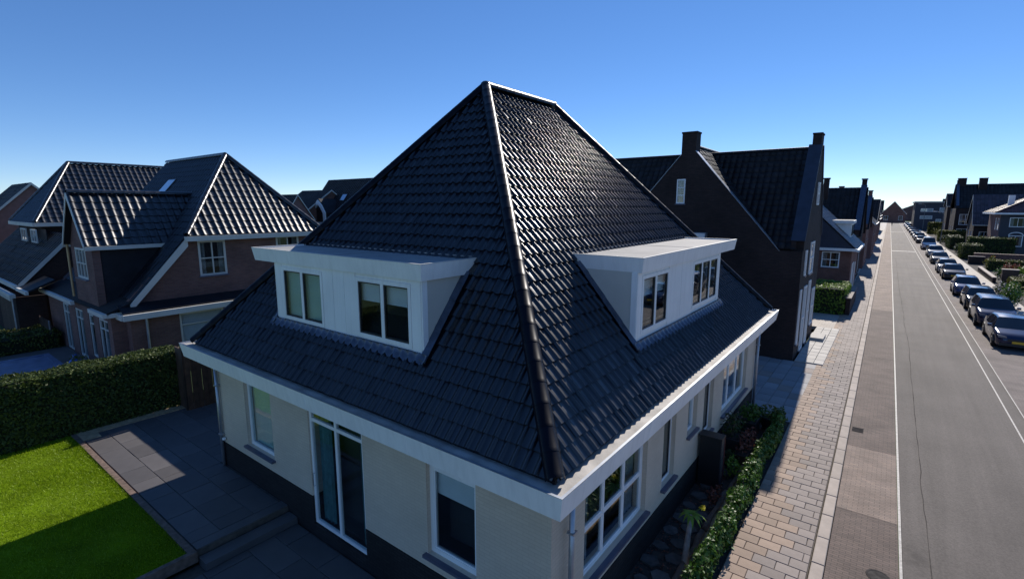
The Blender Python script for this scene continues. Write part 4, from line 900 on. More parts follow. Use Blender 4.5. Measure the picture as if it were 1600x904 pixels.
for u0, u1 in ((-41.4, -39.9), (-38.6, -37.2)): window(B, south(1.94), u0, u1, 4.95, 5.75, 2, 1, n0=.28, fw=.09, inner='dark', mat=M_cream)
gd = MB(south(-.1)); gd.box(-41.0, -33.6, -1.2, 0, -.1, 2.35); gd.build('garage', M_dark_brick, B)
mb = MB(); mb.box(-41.2, -33.3, -.35, -.12, 2.35, 2.55); mb.build('fascia', M_cream, B)
mb = MB(south(-.1))
for k in range(18): mb.box(-38.2+k*.2, -38.2+k*.2+.19, .005, .05, 0, 2.05)
mb.build('garage_door', M_darkwood, B)
mb = MB(); mb.box(-38.3, -34.5, -.2, -.11, 2.07, 2.17); mb.build('door_lintel', M_cream, B)
mb = MB(); mb.tube([(-33.75, -.2, 2.35), (-33.75, -.2, 0)], .05, 8); mb.build('downpipe', M_zinc, B)

# ---- garden of the brown house
hedge('low_hedge', 'low clipped hedge of yellow-green leaves in front of the garage', 'hedge', -33.2, -30.6, -6, .9, .75, M_leaf_y, 220, .07, seed=31)  # one yellow-green leaf mix on sides and top alike
struct(MB().box(-30.5, -18.3, -8, 1.08, -.2, -.015), 'garden_paving', M_patio)
pc = thing('covered_sandpit', 'blue tarpaulin stretched over a low framed pit beside the hedge', 'cover', (-25, -1.5, 0))
mb = MB(); mb.box(-27.6, -22.3, -3.2, -3.0, 0, .42); mb.box(-27.6, -22.3, -.3, -.1, 0, .42); mb.box(-27.6, -27.4, -2.99, -.31, 0, .42); mb.box(-22.5, -22.3, -2.99, -.31, 0, .42); mb.build('frame', M_tarp, pc)
mb = MB(); nx, ny = 24, 12; vs = []
for j in range(ny+1):
    for i in range(nx+1): vs.append((-27.42+4.94*i/nx, -3.02+2.74*j/ny, .40-.05*math.sin(math.pi*i/nx)*math.sin(math.pi*j/ny)+.012*math.sin(i*1.3+j)+.01*math.sin(j*2.1)))
mb.add(vs, [(j*(nx+1)+i, j*(nx+1)+i+1, (j+1)*(nx+1)+i+1, (j+1)*(nx+1)+i) for j in range(ny) for i in range(nx)]); mb.build('tarpaulin', M_tarp, pc, smooth=True)
sk = thing('rubbish_sack', 'bright blue plastic sack by the garden doors of the brown house', 'sack', (-25.0, .3, 0))
mb = MB(); mb.lathe([(.10, 0), (.24, .05), (.28, .25), (.22, .45), (.09, .58), (.05, .62), (.10, .72), (.02, .74)], (-25.0, .3, 0), 12); mb.build('sack_body', M_blue, sk, smooth=True)
mb = MB(); mb.lathe([(.062, .60), (.075, .62), (.062, .64)], (-25.0, .3, 0), 10); mb.build('tie', M_black, sk)
clump('potted_plant', 'leafy plant beside the blue sack', 'plant', (-24.1, .2, 0), .35, .35, .9, M_leaf_y, 260, .07, seed=5)
gf = thing('picket_gate', 'short dark picket fence between the two brick houses', 'fence', (-31.8, .3, 0))
for k in range(9): mb = MB(); mb.prism([(-33.1+k*.28, 0), (-33.1+k*.28+.12, 0), (-33.1+k*.28+.12, 1.25), (-33.1+k*.28+.06, 1.34), (-33.1+k*.28, 1.25)], .62, .66); mb.build('picket', M_zinc if k == 7 else M_darkwood, gf)
for z in (.35, 1.0): mb = MB(); mb.box(-33.2, -30.7, .665, .71, z, z+.08); mb.build('rail', M_darkwood, gf)

# ---- hedge, fence and shed at the left boundary of the main house
hedge('tall_hedge', 'tall dense clipped hedge between the lawn and the brown brick house', 'hedge', -18.15, -17.0, -22, 1.75, 2.0, M_leaf, 760, .058, .026, seed=2)
fn = thing('board_fence', 'brown vertical board fence beside the white gutter corner', 'fence', (-16.2, 2.6, 0))
for k in range(16):
    mb = MB(); y = 1.5+k*.17; t = .02*(k % 2); mb.box(-16.25+t, -16.22+t, y, y+.16, .02, 2.25+.0*k); mb.build('board', M_wood, fn)
for y in (1.45, 4.25): mb = MB(); mb.box(-16.4, -16.27, y, y+.1, 0, 2.3); mb.build('post', M_darkwood, fn)
mb = MB(); mb.box(-17.0, -16.28, 1.50, 1.56, .02, 2.2); mb.build('return_panel', M_darkwood, fn)
sh = thing('garden_shed', 'flat-roofed dark timber shed behind the board fence', 'shed', (-14.1, 5.3, 0))
for k in range(31): mb = MB(); x = -16.98+k*.167; mb.box(x, x+.158, 3.66, 3.70, -.06, 2.625); mb.build('board', M_darkwood, sh)
mb = MB(); mb.box(-17.0, -11.8, 3.71, 7.0, -.1, 2.625); mb.build('shed_body', M_darkwood, sh)
mb = MB(); mb.box(-17.1, -11.72, 3.64, 7.1, 2.62, 2.70); mb.build('shed_roof', M_flat, sh)

# ================================================================== TALL DARK GABLED HOUSE
D = thing('dark_gabled_house', 'tall dark brick house with crow chimney gables beside the driveway', 'house', (-5, 25, 0))
YD, XD = 21.0, -.22; gx0, gx1, gze, gc = -9.9, -1.2, 5.12, -5.55; gs = (10.15-gze)/(gx1-gc)
wd_ = [(-6.12, -5.68, 7.27, 8.50)]
mb = MB(south(YD)); wall_cells(mb, gx0, XD, -.1, gze, [], .3); mb.T = None
zt1 = 10.35
mb.prism([(gx0, gze), (-6.12, gze), (-6.12, 9.45), (-6.12, gze+(gx0*-1-6.12)*gs)], YD, YD+.3) if False else None
L_ = lambda x: gze+(x-gx0)*gs if x < gc else gze+(gx1-x)*gs
mb.prism([(gx0, gze), (-6.12, gze), (-6.12, L_(-6.12))], YD, YD+.3); mb.prism([(-6.119, gze), (-5.681, gze), (-5.681, 7.27), (-6.119, 7.27)], YD, YD+.3)
mb.prism([(-6.119, 8.5), (-5.681, 8.5), (-5.681, L_(-5.681)), (-6.119, L_(-6.119))], YD, YD+.3); mb.prism([(-5.68, gze), (gx1, gze), (gc, L_(gc)), (-5.68, L_(-5.68))], YD, YD+.3); mb.build('gable_wall', M_dark_brick, D)
window(D, south(YD), -6.117, -5.683, 7.273, 8.497, 1, 3, n0=.01, fw=.06, bar=.04, inner='curtain', sill=.05)
# street front with shaped gable
yd1, zdr, ydc = 27.6, 9.95, 24.3; pxs = (zdr-5.2)/(ydc-YD)
ewd = [(21.35, 21.75, .7, 3.3), (22.6, 23.5, .1, 3.3), (24.2, 24.9, .15, 3.4), (22.0, 22.4, 3.9, 5.1), (23.6, 24.9, 3.8, 5.4), (25.8, 26.8, .8, 2.8), (24.0, 24.6, 7.2, 8.3)]
mb = MB(east(XD)); wall_cells(mb, YD+.301, yd1, -.1, 5.55, [w for w in ewd if w[3] < 5.6], .3); mb.T = None
mb.prism([(YD+.1, 5.552), (yd1-.1, 5.552), (ydc+.42, zdr+.1), (ydc+.42, zdr+.62), (ydc-.42, zdr+.62), (ydc-.42, zdr+.1)], XD-.3, XD, axis=0); mb.build('gable_wall', M_dark_brick, D)
for w in ewd[:6]: window(D, east(XD), w[0]+.003, w[1]-.003, w[2]+.003, w[3]-.003, 1, 2, n0=.05, dep=.1, fw=.08, inner='curtain', sill=.08)
window(D, east(XD), 24.0, 24.6, 7.2, 8.3, 1, 2, n0=.07, dep=.06, fw=.07, inner=None)
mb = MB(); mb.slab([(XD-.52, YD+.05, 5.60), (XD+.05, YD+.05, 5.60), (XD+.05, ydc-.4, zdr+.16), (XD-.52, ydc-.4, zdr+.16)], .07); mb.slab([(XD-.52, ydc+.4, zdr+.16), (XD+.05, ydc+.4, zdr+.16), (XD+.05, yd1-.05, 5.6), (XD-.52, yd1-.05, 5.6)], .07); mb.build('coping', plain('dark_coping', (.028, .036, .06), rough=.55, var=.2), D)
mb = MB(); mb.prism([(YD+.06, 5.16), (YD+.1, 5.54), (ydc-.4, zdr+.09), (ydc+.4, zdr+.09), (yd1-.1, 5.54), (yd1-.06, 5.16)], XD-.50, XD-.302, axis=0); mb.build('parapet', M_dark_brick, D)
mb = MB(); mb.box(XD-.40, XD+.03, ydc-.45, ydc+.45, zdr+.622, zdr+.69); mb.box(XD-.38, XD-.302, ydc-.42, ydc+.42, zdr+.1, zdr+.62); mb.build('chimney_cap', M_dark_brick, D)
mb = MB(); mb.box(gc-.42, gc+.30, YD-.005, YD+.65, L_(gc)-.75, 10.72); mb.box(gc-.45, gc+.33, YD-.03, YD+.68, 10.722, 10.80); mb.build('chimney', M_dark_brick, D)
# roofs: ridge along y over the gable, ridge along x over the wing
mb = MB(); zc = L_(gc)
mb.slab([(gx1+.02, YD+.02, gze-.05), (gx1+.02, 34, gze-.05), (gc, 34, zc-.05), (gc, YD+.02, zc-.05)], .08); mb.slab([(gc, YD+.02, zc-.05), (gc, 34, zc-.05), (gx0-.02, 34, gze-.05), (gx0-.02, YD+.02, gze-.05)], .08)
mb.slab([(-11.2, YD+.02, 5.2), (XD-.32, YD+.02, 5.2), (XD-.32, ydc, zdr), (-11.2, ydc, zdr)], .08); mb.slab([(-11.2, ydc, zdr), (XD-.32, ydc, zdr), (XD-.32, yd1, 5.2), (-11.2, yd1, 5.2)], .08); rd = mb.build('roof', M_under, D)
def skipD(c): return (c.x < -1.3 and c.z < L_(c.x)-.12 and c.y < 24.2 and c.x > gx0 and abs(c.z-(5.2+(c.y-YD)*pxs)) < .1)
td = TiledRoof(rd, flat_tile_geo(.31, .34), .31, .34, M_tile_matt, 0, skipD, jit=1.5)
Lg = math.hypot(gx1-gc, zc-gze); td.face((gx1+.02, YD+.33, gze-.04), (0, 1, 0), [(0, 0), (12.6, 0), (12.6, Lg), (0, Lg)], (gc-gx1, 0, zc-gze))
Ld = math.hypot(ydc-YD, zdr-5.2); td.face((-11.2, YD+.02, 5.21), (1, 0, 0), [(0, 0), (11.2+XD-.51, 0), (11.2+XD-.51, Ld), (0, Ld)], (0, ydc-YD, zdr-5.2)); td.finish()
caps(rd, Vector((-11.2, ydc, zdr)), Vector((XD-.5, ydc, zdr)), .10, .45, M_tile_matt); caps(rd, Vector((gc, YD+.6, zc)), Vector((gc, 34, zc)), .10, .45, M_tile_matt)
mb = MB(); mb.slab([(gx1+.05, YD-.04, gze-.02), (gx1+.05, YD+.32, gze-.02), (gc+.30, YD+.32, L_(gc+.30)+.06), (gc+.30, YD-.04, L_(gc+.30)+.06)], .02); mb.slab([(gc-.42, YD-.04, L_(gc-.42)+.06), (gc-.42, YD+.32, L_(gc-.42)+.06), (gx0-.05, YD+.32, gze-.02), (gx0-.05, YD-.04, gze-.02)], .02); mb.build('verge_trim', M_zinc, D)
mb = MB(); mb.box(gx0, gx0+.3, YD+.31, 34, -.1, gze-.1); mb.box(gx0+.31, gx1, 33.7, 34, -.1, gze-.1); mb.box(gx1-.3, gx1, 27.61, 33.69, -.1, gze-.1); mb.box(gx1, XD-.31, 27.3, 27.6, -.1, 5.15); mb.box(-11.1, gx0-.01, YD+.2, 27.5, -.1, 5.1); mb.prism([(YD+.2, 5.1), (27.4, 5.1), (ydc, zdr-.1)], -11.1, -10.9, axis=0); mb.build('wall', M_dark_brick, D)
for x in (-4.75,): mb = MB(); mb.box(x-.3, x+.3, YD-.30, YD-.005, 5.55, 5.84); q = mb.build('air_vent', M_zinc, D); mb = MB(); mb.box(x-.26, x+.26, YD-.32, YD-.302, 5.59, 5.80); mb.build('grille', M_white, q)

# ================================================================== STREET, LEFT ROW
sx = lambda x, y: x-SK*y
# small brick house with catslide roof and white dormer
L2 = thing('cottage', 'red brown brick cottage with dark blue catslide roof and small white flat dormer', 'house', (-3, 46, 0))
x1, y0 = .55, 42.0; zf2 = 3.95; px_ = -4.6; slp = (9.2-zf2)/(x1-px_+.2)
w2 = [(-1.44, -.22, 2.35, 3.6), ]
mb = MB(south(y0)); wall_cells(mb, -9, x1, -.1, 3.8, w2, .25); mb.T = None; mb.prism([(-9.4, 3.8), (x1, 3.8), (px_, 9.0)], y0, y0+.25); mb.build('wall', M_red_brick, L2)
window(L2, south(y0), -1.437, -.223, 2.353, 3.597, 2, 2, n0=.02, fw=.08, inner='curtain', sill=.06)
mb = MB(east(x1)); wall_cells(mb, y0+.251, 50, -.1, 3.8, [(43.5, 45.5, .6, 2.6), (47, 48, 0, 2.4)], .25); mb.build('wall', M_red_brick, L2)
window(L2, east(x1), 43.503, 45.497, .603, 2.597, 3, 1, n0=.03, inner='curtain'); window(L2, east(x1), 47.003, 47.997, .003, 2.397, 1, 2, n0=.03, inner='dark', name='front_door')
mb = MB(); mb.slab([(x1+.3, y0-.25, zf2-.1), (x1+.3, 50.2, zf2-.1), (px_, 50.2, 9.2), (px_, y0-.25, 9.2)], .1); mb.slab([(px_, y0-.25, 9.2), (px_, 50.2, 9.2), (-9.6, 50.2, 3.9), (-9.6, y0-.25, 3.9)], .1); r2 = mb.build('roof', M_under, L2)
t = TiledRoof(r2, tile_geo(.4, .42, .05, .03), .4, .42, M_tile2, 0); Lq = math.hypot(x1+.3-px_, 9.2-zf2+.1); t.face((x1+.3, y0-.25, zf2-.09), (0, 1, 0), [(0, 0), (8.45, 0), (8.45, Lq), (0, Lq)], (px_-x1-.3, 0, 9.3-zf2)); t.finish()
# tile-hung gable above the white fascia
mb = MB(); mb.prism([(-8.9, 3.92), (x1+.12, 3.92), (px_, 8.95)], y0-.22, y0-.03); mb.build('tile_hanging', plain('slate_blue_boards', (.018, .026, .05), rough=.5, var=.2), L2)
mb = MB(); mb.box(-9.3, x1+.35, y0-.42, y0-.23, 3.72, 3.92); mb.build('fascia', M_white, L2)
mb = MB(); mb.box(x1+.31, x1+.45, y0-.2, 50.2, 3.66, 3.86); mb.build('gutter', M_white, L2)
dm = MB(); dm.box(-1.35, .15, 45.2, 48.2, 4.4, 5.72); dd_ = dm.build('dormer', M_white, L2); mb = MB(); mb.box(-2.2, .3, 45.0, 48.4, 5.73, 5.98); mb.build('dormer_roof', M_white, dd_); mb = MB(); mb.box(.152, .17, 45.6, 47.8, 4.7, 5.6); mb.build('pane', M_glass, dd_)
mb = MB(); mb.box(-2.15, .25, 45.05, 48.35, 5.982, 6.0); mb.build('flat_roof', M_flat, dd_)
# row of stepped-gable houses receding
gable_house('stepped_gable_house', 'dark house with ridge across the street and blue coping on its raised gable', -9, .35, 52.5, 60.5, 4.6, 9.0, 'x', M_dark_brick, M_tile_matt, wins_s=[(-2.4, -1.6, 5.6-2.4, 4.4, 1, 2)], wins_e=[(54, 55.2, .6, 2.7), (57, 58.6, .4, 2.7)], chimney=[(-2.7, 53.2, .45, .5, 9.75)], parapet=[.2], trim=False)
gable_house('terraced_house', 'brown brick terraced house further along with arched blue edge', -8, .45, 66, 74, 4.8, 8.2, 'x', M_red_brick, M_tile_matt, wins_s=[(-2.2, -1.0, 2.6, 4.0)], wins_e=[(68, 69.5, .6, 2.7), (71, 72.5, .6, 2.7), (68, 69.5, 3.2, 4.5), (71, 72.5, 3.2, 4.5)], parapet=[.3], trim=False)
gable_house('terraced_house', 'brown terraced house with two chimney pots past the arched one', -8, .7, 80, 92, 5.0, 8.8, 'y', M_brown_brick, M_tile_matt, wins_s=[(-4.8, -3.6, 3, 4.4), (-1.8, -.6, 3, 4.4)], wins_e=[(82, 83.6, .6, 2.7), (86, 87.6, .6, 2.7), (82, 83.6, 3.2, 4.5), (86, 87.6, 3.2, 4.5)], chimney=[(-3.6, 82, .6, .6, 9.9), (-3.6, 90, .6, .6, 9.9)])
gable_house('terraced_house', 'grey roofed terraced house with red upper gable', -8, .4, 99, 112, 4.6, 8.4, 'x', M_red_brick, M_tile_matt, wins_e=[(101, 103, .6, 2.7), (107, 109, .6, 2.7), (101, 103, 3.1, 4.3), (107, 109, 3.1, 4.3)], chimney=[(-2, 105.5, .7, .7, 9.8)])
gable_house('terraced_house', 'far terraced house with pale dormer cheeks', -9, .2, 122, 140, 4.8, 8.6, 'y', M_brown_brick, M_tile_matt, wins_s=[(-2.6, -1.2, 2.9, 4.2)], wins_e=[(125, 127, .6, 2.7), (133, 135, .6, 2.7)], chimney=[(-4.4, 124, .7, .7, 10)])
gable_house('terraced_house', 'most distant terraced house on the dark house side', -9, -.6, 160, 190, 4.8, 8.2, 'y', M_dark_brick, M_tile_matt, wins_s=[(-2.6, -1.2, 2.9, 4.2)], chimney=[(-5, 162, .8, .8, 10)])
gable_house('end_house', 'pale roofed house closing the far end of the street', -2.5, 6.6, 287, 300, 4.2, 9.6, 'y', M_red_brick, plain('pale_red_tile', (.30, .20, .19), rough=.7, var=.2), wins_s=[(-1.5, .2, 1, 3), (4, 5.6, 1, 3)], tw=.8, tl=.7)
gable_house('end_block', 'wide red roofed block behind the far end of the street', -16, -3, 286, 296, 4.5, 8.5, 'x', M_dark_brick, M_redroof, wins_s=[(-8, -6, 1, 3)], tw=.8, tl=.7)
# hedge, path and wall in front of the cottage
hedge('garden_hedge', 'boxy dark hedge with bright green top in front of the red brown cottage', 'hedge', -2.6, .85, 34.3, 38.5, 1.75, M_leaf_b, 120, .09, .05, seed=12)
mb = MB(); mb.box(.9, 1.15, 34.5, 40.8, -.1, 1.1); q = thing('garden_wall', 'low dark brick wall beside the boxy hedge', 'wall', (1.0, 37.6, 0)); mb.build('wall_body', M_dark_brick, q); mb = MB(); mb.box(.86, 1.19, 34.46, 40.84, 1.102, 1.17); mb.build('coping', M_pav_grey, q)
mb = MB(); mb.box(-8, .9, 29.6, 34.2, -.2, .0); struct(mb, 'side_path', M_walkR)
mb = MB(); p0, p1 = sx(-12, 41), sx(.93, 41); struct(strip('', -12, .92, 38.6, 290, -.01, M_walkR, .2), 'front_path', M_walkR)
# white parked car far left is placed with the other cars below

# ================================================================== STREET, RIGHT ROW
R1 = thing('villa', 'dark painted villa with red-edged hipped roof and white framed arched window', 'house', (19, 106, 0))
vx, vy = 15.6, 100.0
ww = [(16.6, 18.4, 4.15, 5.55), (19.6, 21.4, 4.15, 5.55), (16.75, 18.3, 1.25, 2.9), (20, 22, 1.25, 2.9)]
mb = MB(south(vy)); wall_cells(mb, vx, 27, -.1, 6.2, ww, .25); mb.build('wall', M_slate_wall, R1)
for w in ww: window(R1, south(vy), w[0]+.003, w[1]-.003, w[2]+.003, w[3]-.003, 2, 1, n0=.03, fw=.1, inner='curtain')
mb = MB(south(vy-.02)); mb.T = None; pts = [(17.52+.86*math.cos(t), 2.88+.55*math.sin(t)) for t in [math.pi*k/10 for k in range(11)]]; ip = [(17.52+.74*math.cos(t), 2.86+.45*math.sin(t)) for t in [math.pi*k/10 for k in range(10, -1, -1)]]
mb.prism(pts+ip, vy-.06, vy-.005); mb.build('window_arch', M_white, R1)
wv = [(101, 102.2, 3.6, 5.4), (103.4, 104.4, 3.6, 5.4), (102, 104, .8, 2.6)]
mb = MB(west(vx)); wall_cells(mb, vy+.251, 112, -.1, 6.2, wv, .25); mb.build('wall', M_brown_brick, R1)
for w in wv: window(R1, west(vx), w[0]+.003, w[1]-.003, w[2]+.003, w[3]-.003, 1, 2, n0=.03, fw=.1, inner='curtain')
mb = MB(); a_, b_ = (21.3, 104.5, 9.6), (21.3, 107.5, 9.6); e0 = 6.25
mb.slab([(vx-.7, vy-.7, e0), (27.7, vy-.7, e0), a_], .1); mb.slab([(vx-.7, 112.7, e0), (vx-.7, vy-.7, e0), a_, b_], .1); mb.slab([(27.7, vy-.7, e0), (27.7, 112.7, e0), b_, a_], .1); rr = mb.build('roof', M_redroof, R1)
t = TiledRoof(rr, tile_geo(.45, .45, .05, .03), .45, .45, M_redroof, 0); Lh = math.hypot(a_[1]-vy+.7, 9.6-e0); t.face((vx-.7, vy-.7, e0+.01), (1, 0, 0), [(0, 0), (13.4, 0), (a_[0]-vx+.7, Lh)], (0, a_[1]-vy+.7, 9.6-e0))
Lv = math.hypot(a_[0]-vx+.7, 9.6-e0); t.face((vx-.7, 112.7, e0+.01), (0, -1, 0), [(0, 0), (13.4, 0), (112.7-a_[1], Lv), (112.7-b_[1], Lv)], (a_[0]-vx+.7, 0, 9.6-e0)); t.finish()
caps(rr, Vector((vx-.7, vy-.7, e0+.05)), Vector(a_)+u6, .16, .6, M_redroof); mb = MB(); mb.box(vx-.8, 27.8, vy-.85, vy-.7, e0-.25, e0); mb.build('gutter', M_white, R1); mb = MB(); mb.box(vx-.85, vx-.7, vy-.69, 112.7, e0-.25, e0); mb.build('gutter', M_white, R1)
mb = MB(); mb.box(16.7, 17.4, 104.3, 105, 7.2, 8.9); mb.build('chimney', M_white, rr)
gable_house('slate_house', 'slate clad house with swept white gable edge between villa and tall brick house', 14.2, 24, 116, 126, 4.2, 9.3, 'x', M_dark_brick, plain('purple_slate', (.05, .045, .07), rough=.6, var=.2, island=.3), wins_s=[(15, 16.4, 1.2, 2.8), (18, 19.4, 1.2, 2.8)], wins_w=[(118, 119.6, 1, 2.8), (122, 123.6, 1, 2.8)], tw=.5, tl=.5)
gable_house('tall_brick_house', 'tallest dark brick house with two stout square chimneys', 12.9, 30, 136, 148, 7.0, 11.9, 'x', M_dark_brick, M_tile_matt, wins_s=[(13.6, 15.6, 3.4, 5.6, 2, 2), (13.4, 15.8, .5, 2.6, 3, 1), (18, 19.5, 3.4, 5.4)], wins_w=[(138, 140, 1, 3), (143, 145, 1, 3)], chimney=[(13.7, 142, 1.4, 1.2, 13.1), (17.0, 141, 1.3, 1.2, 13.0)], trim=False, parapet=[13.1], tw=.6, tl=.6)
gable_house('narrow_house', 'narrow dark house just past the tall brick house', 13.0, 24, 160, 170, 7.4, 10.4, 'x', M_dark_brick, M_tile_matt, wins_s=[(13.8, 15, 3.5, 5.2)], wins_w=[(162, 164, 1, 3), (166, 168, 1, 3)], tw=.6, tl=.6)
blk = thing('flat_block', 'long flat-roofed dark block with white window bands far down the street', 'building', (14, 200, 0))
wb = [(9.0, 12.0, 5.6, 6.6), (9.0, 12.0, 3.4, 4.4), (13.5, 14.7, 5.4, 6.8), (16, 17.2, 5.4, 6.8), (12.9, 14.2, 2.0, 3.4)]
mb = MB(south(198)); wall_cells(mb, 7.6, 24, -.1, 8.3, wb, .3); mb.build('wall', M_slate_wall, blk)
for w in wb: window(blk, south(198), w[0]+.003, w[1]-.003, w[2]+.003, w[3]-.003, 2, 1, n0=.02, fw=.12, inner='blind')
mb = MB(); mb.box(7.6, 7.9, 198.31, 225, -.1, 8.3); mb.build('wall', M_dark_brick, blk); mb = MB(); mb.box(7.3, 24.3, 197.6, 225.3, 8.31, 8.75); mb.build('roof', M_flat, blk)
for x in (18.5, 20.2): mb = MB(); mb.box(x, x+.8, 203, 203.8, 8.76, 9.6); mb.build('roof_vent', M_zinc, blk)
# far skyline behind
FL = ['pink far house with red roof left of the street end', 'brick far house with dark roof and chimney just behind the pale end house', 'brick far house with red roof behind the flat-roofed block', 'pink far house with dark roof and chimney on the skyline', 'wide brick far house with red roof on the skyline', 'wide brick far house with dark roof and chimney on the skyline', 'pink far house with red roof behind the terraced row']
for k, (x, y, w, h) in enumerate(((-30, 320, 18, 9.5), (-10, 335, 14, 10.5), (12, 325, 16, 9), (30, 320, 18, 11), (52, 330, 22, 10), (80, 300, 24, 11), (-55, 310, 22, 9))):
    gable_house('far_house', FL[k], x-w/2, x+w/2, y, y+10, 5.5, h, 'x' if k % 2 else 'y', M_brown_brick if k % 3 else M_pink, M_tile_matt if k % 2 else M_redroof, group='houses on the far skyline', wins_s=[(x-2, x, 2, 4)], tw=1.2, tl=1.0, chimney=[(x+2, y+5, .8, .8, h+1)] if k % 2 else None)

# ---- houses far behind on the left
def midhouse():
    h = gable_house('rooflight_house', 'dark roofed house with two rooflights and a pointed white dormer behind the main roof', -76.5, -58.6, 42, 52, 5.2, 11.6, 'x', M_red_brick, M_tile_matt, tw=.5, tl=.45)
    s_ = (11.6-5.2)/5.0
    for x in (-69.6, -65.6):
        z = 8.35; y = 42+(z-5.2)/s_; n = Vector((0, -s_, 1)).normalized(); a, b, c, d = [Vector((xx, 42+(zz-5.2)/s_, zz))+n*.14 for xx, zz in ((x, 7.9), (x+1.3, 7.9), (x+1.3, 9.0), (x, 9.0))]
        mb = MB(); mb.slab([a, b, c, d], .15); r = mb.build('rooflight', M_alu, h); cc = (a+b+c+d)/4; mb = MB(); mb.slab([p+(cc-p)*.15+n*.02 for p in (a, b, c, d)], .02); mb.build('pane', plain('sky_glass', (.55, .62, .70), rough=.08, spec=1.0, metal=.9, var=.05), r)
    mb = MB(); mb.prism([(-73.0, 4.6), (-69.0, 4.6), (-69.0, 6.1), (-70.0, 7.4), (-71.0, 8.3), (-72.0, 7.4), (-73.0, 6.1)], 41.2, 44.5); d = mb.build('pointed_dormer', M_tile_matt, h)
    o_ = [(-72.9, 4.6), (-72.9, 6.1), (-72.0, 7.3), (-71.0, 8.1), (-70.0, 7.3), (-69.1, 6.1), (-69.1, 4.6)]; i_ = [(-69.7, 4.6), (-69.7, 6.0), (-70.3, 6.8), (-71.0, 7.4), (-71.7, 6.8), (-72.3, 6.0), (-72.3, 4.6)]
    mb = MB(); mb.prism(o_+i_, 41.0, 41.19); mb.build('dormer_frame', M_white, d); mb = MB(); mb.prism(i_, 41.12, 41.18); mb.build('pane', M_glass, d)
    mb = MB(); mb.box(-73.2, -68.8, 40.8, 41.19, 4.3, 4.58); mb.build('dormer_sill', M_white, d)
midhouse()
gable_house('gabled_house', 'dark gabled house with white barge boards behind the half-hipped roof', -80, -71.7, 38, 50, 5.5, 9.75, 'x', M_red_brick, M_tile_matt, tw=.5, tl=.5)
gable_house('gabled_house', 'second dark gabled house stepped lower beside the rooflight house', -79, -66.9, 33, 37.5, 5.5, 8.8, 'x', M_pink, M_tile_matt, tw=.5, tl=.5)
gable_house('pink_gable_house', 'pinkish gable house with triangular attic window at the far left', -68, -60, 1.6, 9.6, 5.2, 9.2, 'x', M_pink, M_tile_matt, wins_e=[(5.0, 6.2, 5.2-1.2, 5.1)], tw=.5, tl=.5)
gable_house('pink_gable_house', 'pinkish rendered house with low ridge left of the ribbed hip roof', -58, -52, -9, -.5, 4.8, 8.3, 'x', M_pink, M_tile_matt, wins_e=[(-5.6, -4.2, 3.2, 4.6)], tw=.5, tl=.5)
gable_house('backdrop_house', 'brown brick house beyond the gardens on the left skyline', -96, -84, 14, 26, 5.2, 9.3, 'y', M_brown_brick, M_tile_matt, tw=.6, tl=.6)
gable_house('backdrop_house', 'dark house with long low roof behind the ribbed hip roof', -88, -70, 24, 33, 5.0, 8.0, 'x', M_brown_brick, M_tile_matt, tw=.6, tl=.6)
gable_house('backdrop_house', 'brick house hidden behind the main roof ridge', -52, -40, 60, 72, 5.0, 9.0, 'y', M_brown_brick, M_tile_matt, tw=.6, tl=.6)

